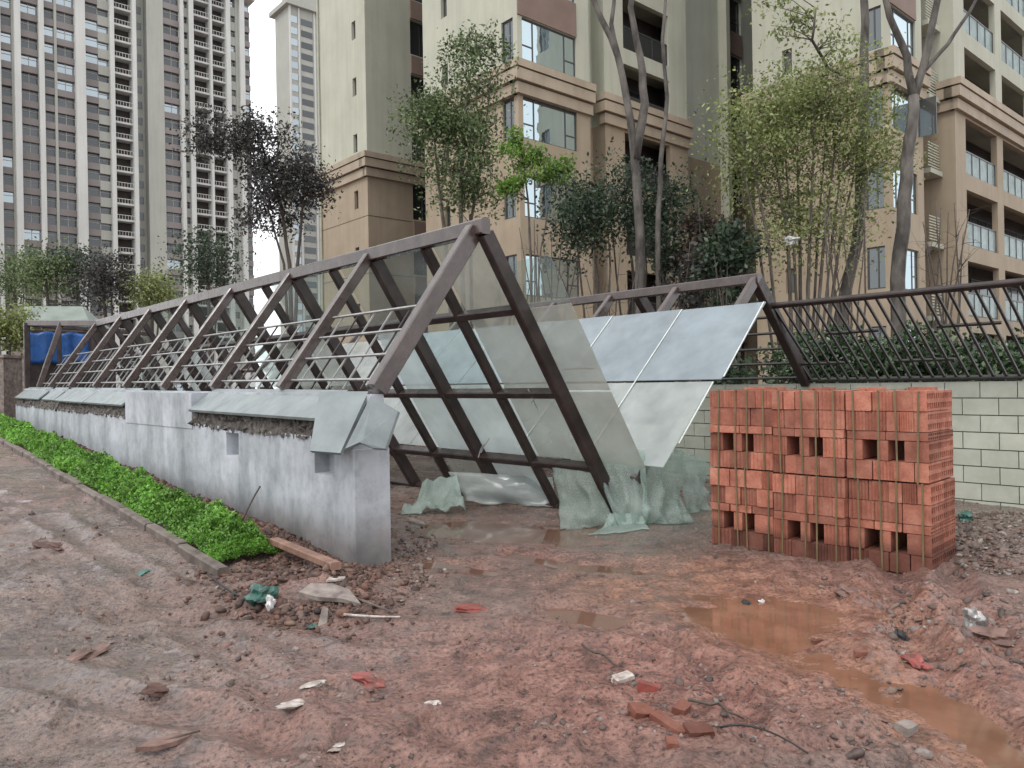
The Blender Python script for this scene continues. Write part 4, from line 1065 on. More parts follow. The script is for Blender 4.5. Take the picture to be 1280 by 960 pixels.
for k in range(8):
    s = -0.24 + 2.0 * k
    one('leg', r2(s, 0.01), r2(s, 1.0), 0.12, 0.18, n_r2, M['bronze'], can2)
for q in (0.30, 0.62): one('purlin', l2(-0.2, q) - n_l2 * 0.02, l2(15, q) - n_l2 * 0.02, 0.07, 0.09, n_l2, M['bronze'], can2)
for q in (0.35, 0.5, 0.65, 0.8, 0.95): one('lattice_rail', r2(-0.2, q), r2(15, q), 0.025, 0.03, n_r2, M['iron'], can2, 0.0)
for k in range(6):
    s = -0.68 + 1.25 * k
    pane_quad(can2, l2, s, s + 1.235, 0.15 - 0.004 * k, 0.478, M['sheet'], n_l2, 0.075, jit=0.004, name='glass_sheet')
    pane_quad(can2, l2, s + (0.10 if k == 0 else 0), s + 1.235, 0.486, 0.80, M['glass_b'], n_l2, 0.072, jit=0.006, name='glass_sheet')
for k in range(6, 11):
    s = -0.68 + 1.25 * k
    pane_quad(can2, l2, s, s + 1.235, 0.15, 0.478, M['glass_b'], n_l2, 0.075, jit=0.004, name='glass_sheet')
for (sa, qa, sb, qb) in ((-0.66, 0.152, -0.70, 0.47), (0.57, 0.15, 0.57, 0.80), (1.82, 0.15, 1.82, 0.80), (-0.60, 0.49, -0.62, 0.72)):
    one('glazing_bead', l2(sa, qa) + n_l2 * 0.092, l2(sb, qb) + n_l2 * 0.092, 0.012, 0.010, n_l2, M['film_edge'], can2, 0.0)

# hanging sheets of crazed safety glass
def drape(name, c, nu, nv, amp, seed, mat, label, cat='glass sheet', sag=0.0, fold=3.0, group=None):
    c = [Vector(p) for p in c]; vs = []
    nrm = (c[1] - c[0]).cross(c[3] - c[0]).normalized()
    for j in range(nv + 1):
        v = j / nv
        for i in range(nu + 1):
            u = i / nu
            p = (c[0] * (1 - u) + c[1] * u) * (1 - v) + (c[3] * (1 - u) + c[2] * u) * v
            f = (2.2 * abs(float(fbm(u * fold + seed + 0.4 * v, v * fold * 0.7, seed, 3))) - 0.35) * amp * (0.3 + 0.9 * v)
            f += sag * math.sin(math.pi * v) * (0.6 + 0.4 * math.sin(3 * u + seed))
            e = (float(fbm(u * 7, seed, seed + 5, 3)) * 0.10 if j == nv else 0)
            p = p + nrm * f + Vector((0, 0, e))
            vs.append(p)
    g = np.array([tuple(p) for p in vs]); hz = height(g[:, 0], g[:, 1]) + 0.012
    g[:, 2] = np.maximum(g[:, 2], hz + 0.0)
    fs = [(j * (nu + 1) + i, j * (nu + 1) + i + 1, (j + 1) * (nu + 1) + i + 1, (j + 1) * (nu + 1) + i) for j in range(nv) for i in range(nu)]
    me_ = arr_mesh(name, g, np.array(fs)); o = mkobj(name, me_, mat, smooth=True)
    sol = o.modifiers.new('thickness', 'SOLIDIFY'); sol.thickness = 0.006
    tag(o, label, cat, group); return o
drape('crazed_glass_sheet', [at(690, 584, 8.62), at(737, 590, 8.42), at(768, 660, 8.28), at(703, 664, 8.35)], 16, 20, 0.16, 3, M['film'], 'limp crazed glass sheet hanging inside the near canopy leg', sag=0.05)
drape('crazed_glass_sheet', [at(738, 566, 8.6), at(806, 566, 8.5), at(812, 668, 8.2), at(776, 668, 8.25)], 16, 22, 0.16, 4, M['film'], 'crazed glass sheet hanging outside the canopy leg foot', sag=0.04)
drape('crazed_glass_sheet', [at(800, 560, 8.55), at(852, 566, 8.75), at(866, 668, 8.5), at(806, 676, 8.15)], 18, 22, 0.24, 5, M['film'], 'crazed glass sheet crumpled down beside the brick stack', sag=0.10)
drape('crazed_glass_heap', [at(762, 640, 8.35), at(806, 644, 8.3), at(812, 678, 8.0), at(735, 682, 7.95)], 22, 14, 0.10, 6, M['film_dense'], 'greenish heap of crazed glass round the canopy leg foot', sag=0.12)
drape('crazed_glass_heap', [at(528, 600, 9.6), at(572, 592, 9.7), at(582, 636, 9.2), at(500, 634, 9.1)], 22, 14, 0.16, 8, M['film_dense'], 'greenish heap of crazed glass behind the wall end', sag=0.14)
drape('crazed_glass_sheet', [at(560, 590, 9.9), at(690, 596, 9.6), at(697, 640, 9.4), at(586, 630, 9.7)], 18, 10, 0.16, 9, M['glass_b'], 'milky glass sheet leaning low behind the canopy legs', sag=0.02)
drape('crazed_glass_sheet', [at(845, 560, 9.1), at(884, 575, 9.2), at(888, 640, 9.1), at(860, 655, 8.9)], 14, 14, 0.18, 12, M['film'], 'torn crazed glass sheet tucked behind the brick stack', sag=0.04)
mb = MB(); mb.tube(bez(at(676, 490, 8.4), at(664, 505, 8.35), 0.03), [0.006] * 5, 5); mb.tube(bez(at(660, 486, 8.4), at(672, 512, 8.4), 0.05), [0.006] * 5, 5)
tag(mb.build('tie_wire', M['galv']), 'pale loop of wire twisted round the middle canopy leg', 'wire')
mb = MB(); mb.tube(bez(at(601, 566, 8.9), at(612, 548, 8.9), 0.03), [0.007] * 5, 5); mb.tube(bez(at(598, 572, 8.9), at(606, 555, 8.85), 0.05), [0.007] * 5, 5)
tag(mb.build('tie_wire', M['galv']), 'pale loop of wire knotted where leg meets lowest purlin', 'wire')
mb = MB(); mb.tube(bez(at(705, 462, 8.3), at(742, 461, 7.9), 0.02), [0.008] * 5, 5); tag(mb.build('black_line', M['black']), 'short black cable across the overhanging glass', 'cable')

# blue tarpaulin, hut, shrub and box at the far end
m = MB(); r = random.Random(3); vs = []; NU, NV = 14, 8
for j in range(NV + 1):
    for i in range(NU + 1):
        vs.append(F(17.15 + 0.06 * math.sin(i * 1.3) + 0.03 * r.random(), 0.10 + 1.35 * i / NU, 2.30 + 0.80 * j / NV - 0.03 * math.sin(i * 1.1)))
m.add(vs, [(j * (NU + 1) + i, j * (NU + 1) + i + 1, (j + 1) * (NU + 1) + i + 1, (j + 1) * (NU + 1) + i) for j in range(NV) for i in range(NU)])
o = m.build('blue_tarpaulin', M['blue'], None, True); o.modifiers.new('thickness', 'SOLIDIFY').thickness = 0.01
tag(o, 'bright blue tarpaulin hung across the far end of the canopy', 'tarpaulin')
m = MB(); m.obox(F(17.4, 1.1, 2.0), U * 1.05, D * 0.06, Vector((0, 0, 1.15))); tag(m.build('end_screen', M['bronze']), 'dark screen panel behind the blue tarpaulin', 'panel')
hc = at(72, 480, 29.0); hzb = gz(hc)
hut = empty('hut', (hc.x, hc.y, hzb), R(12)); tag(hut, 'low hut with grey-green hipped roof beyond the ramp wall', 'hut')
def local(mb, name, mat, root):
    o = mb.build(name, mat); o.parent = root; return o
mb = MB(); mb.box(-1.2, 1.2, -1, 1, 0, 3.15 - hzb + 0.75); local(mb, 'wall', M['rubble'], hut)
mb = MB(); e = 4.0 - hzb; mb.add([(-1.55, -1.3, e), (1.55, -1.3, e), (1.55, 1.3, e), (-1.55, 1.3, e), (-1.0, 0, e + 0.78), (0.9, 0, e + 0.78), (-1.55, -1.3, e - 0.1), (1.55, -1.3, e - 0.1), (1.55, 1.3, e - 0.1), (-1.55, 1.3, e - 0.1)],
    [(0, 1, 5, 4), (1, 2, 5), (2, 3, 4, 5), (3, 0, 4), (6, 7, 1, 0), (7, 8, 2, 1), (8, 9, 3, 2), (9, 6, 0, 3), (9, 8, 7, 6)]); local(mb, 'roof', M['roofgreen'], hut)
mb = MB(); mb.box(-0.5, 0.3, -1.03, -1.0, 0, 2.0); local(mb, 'door', M['bronze'], hut)
bc = at(8, 480, 21.0)
mb = MB(); mb.box(bc.x - 1.2, bc.x + 0.12, bc.y - 0.3, bc.y + 0.5, gz(bc) - 0.1, 2.50); mb.box(bc.x - 1.25, bc.x + 0.17, bc.y - 0.35, bc.y + 0.55, 2.50, 2.58); tag(mb.build('concrete_box', M['rubble']), 'squat grey concrete box at the far wall end', 'concrete box')

# ------------------------------------------------------------------ block wall and leaning fence on the right
bw = empty('block_wall', F(-2, WALL2)); tag(bw, 'cream painted block wall behind the brick stack', 'wall')
mb = MB(); mb.obox(F(4.0, WALL2 + 0.11, 0.56), U * 0.085, D * 11.0, Vector((0, 0, 0.92))); mb.build('wall_core', M['joint'], bw)
bl = MB(); bl.box(-0.192, 0.192, -0.02, 0.02, -0.097, 0.097); blm = bl.mesh('block'); blm.materials.append(M['block'])
ang = math.atan2(D.y, D.x)
for j in range(8):
    for i in range(30):
        s = -6.6 + 0.395 * i + (0.197 if j % 2 else 0)
        if s > 4.5: continue
        o = bpy.data.objects.new('block', blm); col.objects.link(o); o.rotation_euler = (0, 0, ang)
        o.location = F(s, WALL2 + 0.012 + random.uniform(-0.003, 0.003), 1.385 - 0.207 * j); setp(o, bw)
fen = empty('leaning_fence', F(-3, WALL2, 1.5)); tag(fen, 'black iron fence leaning inward from the top of the block wall', 'fence')
RT = 0.25
def fr(s, q, sh=0.17):      # q 0 at wall top, 1 at rail
    return F(s + sh * q, WALL2, 1.50).lerp(F(s + sh * q, R2A + 1.29 * RT, 1.50 + (R2Z - 1.5) * (1 - RT)), q)
one('top_rail', fr(-6.5, 1, 0), fr(-0.2, 1, 0), 0.07, 0.07, n_r2, M['bronze'], fen)
one('bottom_rail', fr(-6.5, 0.03, 0), fr(-0.2, 0.03, 0), 0.05, 0.06, n_r2, M['iron'], fen)
for k in range(46):
    s = -6.4 + 0.135 * k
    one('bar', fr(s, 0.0), fr(s, 0.99), 0.027, 0.027, n_r2, M['iron'], fen, 0.0)
for k in range(10):
    s0 = -6.35 + 0.675 * k; q = 0.62 if k % 2 else 0.25
    if s0 + 0.675 > -0.2: break
    one('cross_rail', fr(s0, q), fr(s0 + 0.675, q), 0.03, 0.03, n_r2, M['iron'], fen, 0.0)

# ------------------------------------------------------------------ kerb and hedge
kerb = empty('kerb', F(0.6, -1.2)); tag(kerb, 'low muddy kerb along the hedge bed', kind='structure')
kb = MB(); kb.bar(Vector((-0.49, 0, 0)), Vector((0.49, 0, 0)), 0.10, 0.30, Vector((0, 0, 1)), 0.015); kbm = kb.mesh('kerb_stone'); kbm.materials.append(M['kerb'])
for k in range(19):
    s = 1.05 + 1.0 * k
    p = F(s, -1.20); q = F(s + 0.5, -1.20); sl = (float(base_h(q.x, q.y)) - float(base_h(p.x, p.y))) / 0.5
    o = bpy.data.objects.new('kerb_stone', kbm); col.objects.link(o); o.location = F(s, -1.20 + random.uniform(-0.01, 0.01), float(base_h(p.x, p.y)) - 0.065 + random.uniform(-0.012, 0.012))
    o.rotation_euler = (random.uniform(-0.03, 0.03), -math.atan(sl), ang + random.uniform(-0.012, 0.012)); setp(o, kerb)
nr = np.random.default_rng(21)
N = 52000
u_ = nr.random(N)
s_ = 0.85 + 17.0 * u_ ** 1.9
a_ = np.clip(nr.uniform(-1.15, -0.60, N) + 0.0, -1.2, -0.5); a_ = a_ + 0.07 * fbm(s_ * 2.1, a_ * 0, 9, 4)
env = 1 - np.abs((a_ + 0.875) / 0.29) ** 3.2
endf = np.sqrt(np.clip((s_ - 0.8) / 0.35, 0.05, 1))
hx = P0.x + D.x * s_ + U.x * a_; hy = P0.y + D.y * s_ + U.y * a_
top = (0.25 + 0.12 * fbm(hx * 3.5, hy * 3.5, 5, 4) + 0.14 * fbm(hx * 12, hy * 12, 6, 3)) * np.clip(env, 0.25, 1) * endf
zz = base_h(hx, hy) + 0.03 + top * (1 - 0.55 * nr.random(N) ** 2.0)
lsz = 0.036 + 0.0028 * np.clip(s_, 0, 14)
hm = leaf_mesh('hedge', np.column_stack([hx, hy, zz]), lsz, nr, 0.5, -0.5, 0.3)
hd = mkobj('clipped_hedge', hm, M['leaf_hedge']); tag(hd, 'bright green low hedge strip between kerb and wall', 'hedge', kind='stuff')

# ------------------------------------------------------------------ brick stack
E1 = Vector((0.702, -0.712, 0)); E2 = Vector((0.712, 0.702, 0)); BC = Vector((1.885, 7.36, 0))
bang = math.atan2(E1.y, E1.x)
def brick_mesh(kind):
    mb = MB()
    if kind == 'plain':
        b = 0.03; prof = [(-0.5, -0.5 + b), (-0.5 + b, -0.5), (0.5 - b, -0.5), (0.5, -0.5 + b), (0.5, 0.5 - b), (0.5 - b, 0.5), (-0.5 + b, 0.5), (-0.5, 0.5 - b)]
        vs = [Vector((x, y, z)) for y in (-0.5, 0.5) for x, z in prof]
        mb.add(vs, [tuple(range(8)), tuple(range(15, 7, -1))] + [(i, 8 + i, 8 + (i + 1) % 8, (i + 1) % 8) for i in range(8)])
    elif kind == 'ribbed':
        xs = np.linspace(-0.5, 0.5, 12); pr = []
        for i, x in enumerate(xs): pr.append((x, -0.5 if i % 2 == 0 else -0.462))
        k = len(pr); vs = [Vector((x, y, z)) for z in (-0.5, 0.5) for x, y in pr] + [Vector((-0.5, 0.5, -0.5)), Vector((0.5, 0.5, -0.5)), Vector((-0.5, 0.5, 0.5)), Vector((0.5, 0.5, 0.5))]
        fs = [(i, i + 1, k + i + 1, k + i) for i in range(k - 1)]
        fs += [(2 * k, 2 * k + 2, 2 * k + 3, 2 * k + 1), (0, k, 2 * k + 2, 2 * k), (k - 1, 2 * k + 1, 2 * k + 3, 2 * k - 1), tuple(list(range(k - 1, -1, -1)) + [2 * k, 2 * k + 1]), tuple(list(range(k, 2 * k)) + [2 * k + 3, 2 * k + 2])]
        mb.add(vs, fs)
    else:       # ends pierced with two rows of holes on the +x face
        ys = [-0.5]; 
        for i in range(6): c = -0.5 + (i + 0.5) / 6; ys += [c - 0.055, c + 0.055]
        ys.append(0.5); zs = [-0.5, -0.38, -0.10, 0.10, 0.38, 0.5]
        for i in range(len(ys) - 1):
            for j in range(5):
                y0, y1, z0, z1 = ys[i], ys[i + 1], zs[j], zs[j + 1]
                if i % 2 == 1 and j in (1, 3):
                    d = 0.2
                    mb.add([(0.5, y0, z0), (0.5, y1, z0), (0.5, y1, z1), (0.5, y0, z1), (d, y0, z0), (d, y1, z0), (d, y1, z1), (d, y0, z1)], [(4, 5, 6, 7), (0, 1, 5, 4), (1, 2, 6, 5), (2, 3, 7, 6), (3, 0, 4, 7)])
                else: mb.add([(0.5, y0, z0), (0.5, y1, z0), (0.5, y1, z1), (0.5, y0, z1)], [(0, 1, 2, 3)])
        mb.add([(-0.5, -0.5, -0.5), (0.5, -0.5, -0.5), (0.5, 0.5, -0.5), (-0.5, 0.5, -0.5), (-0.5, -0.5, 0.5), (0.5, -0.5, 0.5), (0.5, 0.5, 0.5), (-0.5, 0.5, 0.5)], [(3, 2, 1, 0), (4, 5, 6, 7), (0, 1, 5, 4), (2, 3, 7, 6), (3, 0, 4, 7)])
    m = mb.mesh('brick'); m.materials.append(M['brick']); return m
BK = {k: brick_mesh(k) for k in ('plain', 'ribbed', 'pierced')}
rb = random.Random(11)
pos_w = ('on the glass sheet side', 'in the middle', 'on the block wall side')
ROWS = [0.158, 0.168, 0.072, 0.163, 0.165]
PW, PD = 0.635, 0.62
for lvl in range(2):
    for pk in range(3):
        dx = rb.uniform(-0.012, 0.012) + (0.01 if lvl else 0); dy = [0.0, -0.03, 0.02][pk] + rb.uniform(-0.015, 0.015) + (0.0 if lvl else -0.01)
        org = BC + E1 * (pk * (PW + 0.008) + dx) + E2 * dy + Vector((0, 0, -0.015 + lvl * 0.735 + [0.01, 0.0, -0.005][pk]))
        root = empty('brick_pack', org, bang)
        tag(root, ('upper' if lvl else 'lower') + ' strapped pack of hollow red bricks ' + pos_w[pk] + ' of the stack', 'bricks', 'brick packs in the stack')
        z0 = 0.0; parts = []
        for ri, rh in enumerate(ROWS):
            if ri == 1: cells = [(0.0, 0.13), (0.245, 0.335), (0.45, 0.635)]
            elif ri == 2: cells = [(0.0, 0.31), (0.315, 0.635)] if (pk + lvl) % 2 else [(0, 0.2), (0.205, 0.42), (0.425, 0.635)]
            else:
                cuts = rb.choice([[0, 0.158, 0.317, 0.476, 0.635], [0, 0.21, 0.42, 0.635], [0, 0.105, 0.21, 0.42, 0.635], [0, 0.21, 0.37, 0.53, 0.635], [0, 0.16, 0.32, 0.425, 0.53, 0.635]])
                cells = list(zip(cuts[:-1], cuts[1:]))
            for ci, (c0, c1) in enumerate(cells):
                for dpt in range(2):
                    wd = c1 - c0 - 0.006
                    last = pk == 2 and ci == len(cells) - 1
                    kind = 'pierced' if last else ('ribbed' if (rb.random() < 0.55 and dpt == 0 and ri != 2) else 'plain')
                    o = bpy.data.objects.new('brick', BK[kind]); col.objects.link(o); o.parent = root
                    o.scale = (wd, PD / 2 - 0.006, rh - 0.0055)
                    o.location = ((c0 + c1) / 2 + rb.uniform(-0.002, 0.002), PD / 4 + dpt * PD / 2 + rb.uniform(-0.010, 0.010), z0 + rh / 2)
                    o.rotation_euler = (0, 0, rb.uniform(-0.012, 0.012))
            z0 += rh
        if lvl:     # a few bricks laid loose along the top edge
            for c0 in (0.1, 0.32, 0.5):
                if rb.random() < 0.5:
                    o = bpy.data.objects.new('brick', BK['plain']); col.objects.link(o); o.parent = root; o.scale = (0.2, 0.1, 0.03); o.location = (c0, 0.32, z0 + 0.012); o.rotation_euler = (0, 0, rb.uniform(-0.3, 0.3))
        for sx in (0.085, 0.285, 0.40, 0.575):
            st = MB(); x = sx + rb.uniform(-0.02, 0.02); t_ = 0.007
            st.box(x - t_, x + t_, -0.014, -0.010, -0.0, z0 + 0.004); st.box(x - t_, x + t_, -0.014, PD + 0.014, z0 + 0.004, z0 + 0.008); st.box(x - t_, x + t_, PD + 0.010, PD + 0.014, 0, z0 + 0.004)
            o = st.build('strap', M['strap']); o.parent = root; o.rotation_euler = (0, rb.uniform(-0.02, 0.02), 0)

# ------------------------------------------------------------------ trees and shrubs
def ell(px, py, Y, rx, rz, ry=None):      # clump ellipsoid from picture measures turned into metres
    c = at(px, py, Y); k = Y / FOC; return (tuple(c), (rx * k, (ry if ry else rx * k), rz * k))
def C(px, py, Y, rx, rz, n, ry=None):
    c, rd = ell(px, py, Y, rx, rz, ry); return (c, rd, n)
YT = 21.0; b_ = base_at(573, YT)
make_tree('multi_stem_tree', 'slim multi-stemmed tree with a tall mid-green crown before the tan corner', 'tree', b_,
    [([b_, at(556, 290, YT), at(548, 230, YT), at(540, 150, YT)], 0.07, 0.02), ([b_ + Vector((0.2, 0, 0)), at(576, 260, YT), at(580, 150, YT), at(590, 70, YT)], 0.08, 0.02), ([b_ + Vector((0.35, 0.2, 0)), at(588, 280, YT + 0.3), at(604, 190, YT + 0.3), at(612, 110, YT)], 0.06, 0.02)],
    [C(572, 165, YT, 58, 72, 50, 1.2), C(590, 80, YT, 36, 34, 18, 0.8), C(535, 150, YT, 24, 40, 14, 0.7), C(585, 240, YT, 46, 44, 18, 0.8)], 12500, 0.115, M['leaf_mid'], M['bark'], 31, 0.36, twigs=2)
YT = 19.0; b_ = base_at(662, YT)
make_tree('young_tree', 'small bright green tree in front of the corner windows', 'tree', b_,
    [([b_, at(664, 330, YT), at(660, 250, YT), at(652, 185, YT)], 0.045, 0.015), ([b_, at(676, 310, YT), at(690, 240, YT)], 0.03, 0.012)],
    [C(650, 195, YT, 26, 32, 14, 0.5), C(690, 215, YT, 26, 16, 8, 0.5), C(640, 228, YT, 24, 16, 7, 0.4)], 4200, 0.095, M['leaf_bright'], M['bark'], 32, 0.18, twigs=1)
YT = 17.0; b_ = base_at(800, YT)
make_tree('tall_tree', 'tall pale-trunked tree forking high beside the balconies', 'tree', b_,
    [([b_, at(800, 330, YT), at(796, 230, YT), at(788, 150, YT), at(772, 70, YT), at(742, 0, YT), at(715, -60, YT)], 0.125, 0.05),
     ([at(794, 200, YT), at(806, 130, YT), at(800, 70, YT), at(788, 10, YT), at(800, -60, YT)], 0.11, 0.05), ([at(776, 85, YT), at(764, 30, YT), at(772, -40, YT)], 0.07, 0.03),
     ([base_at(828, YT), at(822, 300, YT), at(826, 200, YT), at(834, 120, YT), at(828, 50, YT), at(834, -30, YT)], 0.07, 0.03)],
    [C(760, -110, YT, 90, 40, 20, 1.4), C(835, -90, YT, 40, 30, 8, 0.8)], 2500, 0.15, M['leaf_mid'], M['bark_pale'], 33, 0.3)
for i, (px, py, rx, rz, n, lf, lab, Y_) in enumerate(((735, 270, 38, 60, 36, 3400, 'dark evergreen sapling left of the tall forked trunk', 18.0), (838, 275, 36, 72, 40, 4200, 'dark evergreen sapling right of the tall forked trunk', 18.4), (780, 260, 26, 50, 22, 2000, 'dark evergreen sapling directly behind the tall forked trunk', 19.0))):
    b_ = base_at(px + 10, Y_)
    make_tree('evergreen_sapling', lab, 'tree', b_, [([b_, at(px + 12, 350, Y_), at(px + 4, py + 20, Y_), at(px, py - rz * 0.7, Y_)], 0.05, 0.015), ([b_, at(px - 10, 340, Y_), at(px - 18, py, Y_)], 0.035, 0.012), ([b_, at(px + 28, 340, Y_), at(px + 24, py, Y_)], 0.035, 0.012)],
        [C(px, py, Y_, rx, rz, n, 0.8)], int(lf * 1.15), 0.11, M['leaf_dark'], M['twig'], 40 + i, 0.38, twigs=1)
YT = 16.5; b_ = base_at(1005, YT)
st_ = []
for k, (xb, xm, xt, yt) in enumerate(((992, 985, 960, 150), (1000, 1000, 995, 110), (1006, 1012, 1020, 100), (1010, 1030, 1050, 120), (1016, 1050, 1085, 150), (985, 960, 930, 180), (1002, 992, 975, 120), (1008, 1022, 1035, 140), (978, 948, 915, 190), (1014, 1040, 1060, 200))):
    yk = YT + 0.35 * math.sin(k * 2.1)
    st_.append(([base_at(xb, YT), at(xm, 300, yk), at((xm + xt) / 2, 220, yk), at(xt, yt, yk)], 0.05 - 0.002 * k, 0.012))
make_tree('spreading_tree', 'broad olive-green tree fanning from many thin stems above the canopies', 'tree', b_, st_,
    [C(1005, 125, YT, 88, 42, 60, 1.3), C(945, 165, YT, 48, 40, 24, 1.0), C(1070, 170, YT, 44, 44, 22, 1.0), C(1000, 195, YT, 95, 36, 30, 1.1), C(1000, 250, YT, 88, 45, 30, 1.0), C(995, 310, YT, 80, 40, 14, 0.9), C(935, 210, YT, 30, 20, 8, 0.6), C(1105, 205, YT, 22, 24, 8, 0.5)], 21000, 0.09, M['leaf_olive'], M['bark'], 34, 0.42, twigs=2)
YT = 15.0; b_ = base_at(1120, YT)
make_tree('tall_tree', 'tall grey-trunked tree with bare upper limbs beside the balcony wing', 'tree', b_,
    [([b_, at(1122, 350, YT), at(1130, 250, YT), at(1138, 170, YT), at(1142, 120, YT)], 0.15, 0.10), ([at(1142, 125, YT), at(1134, 70, YT), at(1112, 20, YT), at(1098, -40, YT)], 0.085, 0.05), ([at(1142, 125, YT), at(1160, 60, YT), at(1172, 0, YT), at(1174, -50, YT)], 0.085, 0.05), ([at(1150, 95, YT), at(1185, 55, YT), at(1212, 15, YT), at(1230, -20, YT)], 0.045, 0.025), ([b_ + Vector((-0.7, 2.2, 0)), at(1072, 300, YT + 2.2), at(1078, 160, YT + 2.2), at(1080, 60, YT + 2.2), at(1082, -30, YT + 2.2)], 0.14, 0.08), ([at(1079, 105, YT + 2.2), at(1035, 85, YT + 1), at(1015, 50, YT), at(1020, 10, YT)], 0.04, 0.02)],
    [C(1110, -80, YT, 80, 30, 14, 1.0), C(1200, -60, YT, 40, 20, 6, 0.7), C(985, 15, YT, 40, 26, 12, 0.6), C(1040, 45, YT, 24, 22, 6, 0.5)], 1300, 0.10, M['leaf_olive'], M['bark_pale'], 35, 0.22, twigs=1)
YT = 34.0; b_ = base_at(365, YT)
make_tree('dusky_tree', 'dusky thin-leaved tree in the sky gap before the slender tower', 'tree', b_,
    [([b_, at(362, 330, YT), at(352, 260, YT), at(330, 190, YT), at(318, 150, YT)], 0.11, 0.03), ([b_, at(372, 330, YT), at(378, 260, YT), at(385, 200, YT)], 0.10, 0.03), ([b_, at(355, 330, YT), at(338, 270, YT), at(322, 230, YT)], 0.08, 0.02)],
    [C(318, 185, YT, 34, 46, 34, 1.2), C(372, 225, YT, 36, 45, 34, 1.4), C(345, 250, YT, 50, 45, 26, 1.5), C(320, 265, YT, 22, 30, 9, 0.8), C(268, 180, YT, 26, 34, 9, 0.8)], 12000, 0.17, M['leaf_plum'], M['twig'], 36, 0.48, twigs=1)
for i, (px, py, rx, rz, Y_, lm, lab) in enumerate(((60, 340, 26, 38, 60, 'leaf_mid', 'bushy dull tree at the foot of the banded tower'), (100, 345, 24, 36, 62, 'leaf_dark', 'dark bushy tree at the foot of the banded tower'), (262, 330, 32, 40, 55, 'leaf_dark', 'dark bushy tree at the foot of the balcony tower'), (190, 365, 14, 18, 58, 'leaf_olive', 'small yellowish tree between the two tower feet'), (20, 350, 22, 34, 64, 'leaf_mid', 'dark thin tree beside the hut roof'), (132, 352, 14, 34, 56, 'leaf_plum', 'dusky thin tree beside the hut roof'))):
    b_ = base_at(px, Y_); make_tree('background_tree', lab, 'tree', b_, [([b_, at(px, 400, Y_), at(px - 3, py, Y_), at(px, py - rz, Y_)], 0.18, 0.05), ([b_, at(px + 8, 400, Y_), at(px + rx * 0.5, py, Y_)], 0.1, 0.04)], [C(px, py, Y_, rx, rz, 34, 1.6)], 2800, 0.26, M[lm], M['twig'], 60 + i, 0.95, twigs=1)
b_ = base_at(12, 24); make_tree('yellow_green_shrub', 'yellow-green rounded shrub beside the hut', 'shrub', b_, [([b_, at(12, 440, 24), at(10, 410, 24)], 0.05, 0.02)], [C(8, 412, 24, 26, 30, 40, 0.9)], 2600, 0.14, M['leaf_olive'], M['twig'], 70, 0.26)
# bare and dusky shrubs beyond the ramp
for i, (px, top, Y_, lm, nl, lab, spr) in enumerate(((690, 270, 18, None, 0, 'bare twiggy shrub under the bright green tree', 46), (885, 240, 17.5, 'leaf_russet', 2600, 'tall russet shrub left of the olive tree', 30), (760, 300, 16.5, None, 0, 'bare leaning shrub at the foot of the forked trunk', 44), (910, 270, 15.5, 'leaf_dark', 2400, 'dark shrub tangled with the olive tree stems', 26), (1060, 230, 14.6, None, 0, 'bare forked shrub beside the grey trunk', 40), (1180, 240, 14.2, None, 0, 'bare forked shrub before the balcony pillars', 44), (865, 300, 16.4, 'leaf_plum', 1700, 'low dusky shrub beside the second canopy ridge', 26), (640, 320, 19.5, None, 0, 'bare stems behind the near canopy apex', 30))):
    b_ = base_at(px, Y_); r = random.Random(80 + i); stl = []
    for k in range(9):
        e = at(px + r.uniform(-spr, spr), top + r.uniform(0, 60), Y_ + r.uniform(-0.5, 0.5)); m_ = b_.lerp(e, 0.55) + Vector((r.uniform(-0.2, 0.2), 0, 0)); stl.append(([b_ + Vector((r.uniform(-0.15, 0.15), r.uniform(-0.15, 0.15), 0)), m_, e], 0.028, 0.008))
    make_tree('bare_shrub' if lm is None else 'tall_shrub', lab, 'shrub', b_, stl, [C(px, top + 70, Y_, spr, 60, 30, 0.7)], nl, 0.13, M[lm] if lm else None, M['twig'], 80 + i, 0.22, twigs=2, twig_r=0.012)
# glossy evergreen shrubs behind the leaning fence and along the ramp
for i, (px, Y_, wd, top) in enumerate(((1040, 13.6, 44, 418), (1095, 12.8, 40, 425), (1160, 12.4, 42, 410), (1235, 11.6, 46, 428), (1000, 15, 40, 420), (1310, 11.4, 40, 415))):
    b_ = base_at(px, Y_); zc = at(px, top + 45, Y_)
    make_tree('evergreen_shrub', 'glossy dark evergreen shrub behind the leaning fence, ' + ('under the olive tree', 'beside the grey trunk foot', 'before the louvred recess', 'before the first balcony pillar', 'beside the second canopy leg', 'past the last fence cross rail')[i], 'shrub', b_, [([b_, zc + Vector((0.1 * math.sin(i), 0, 0))], 0.04, 0.02)], [C(px, top + 45, Y_, wd, 48, 46, 0.7)], 4200, 0.095, M['leaf_shrub'], M['twig'], 100 + i, 0.17, group='evergreen shrubs behind the fence', aspect=0.55, droop=-0.2)
for i in range(6):
    p = F(2.5 + 2.6 * i, WALL2 + 1.5); b_ = Vector((p.x, p.y, gz(p) - 0.05))
    make_tree('evergreen_shrub', 'dark evergreen shrub seen through the fallen canopies', 'shrub', b_, [([b_, b_ + Vector((0, 0, 1.0))], 0.04, 0.02)], [(tuple(b_ + Vector((0, 0, 0.95))), (1.1, 0.8, 0.7), 40)], 2400, 0.13, M['leaf_dark'], M['twig'], 120 + i, 0.24, group='evergreen shrubs beyond the ramp')
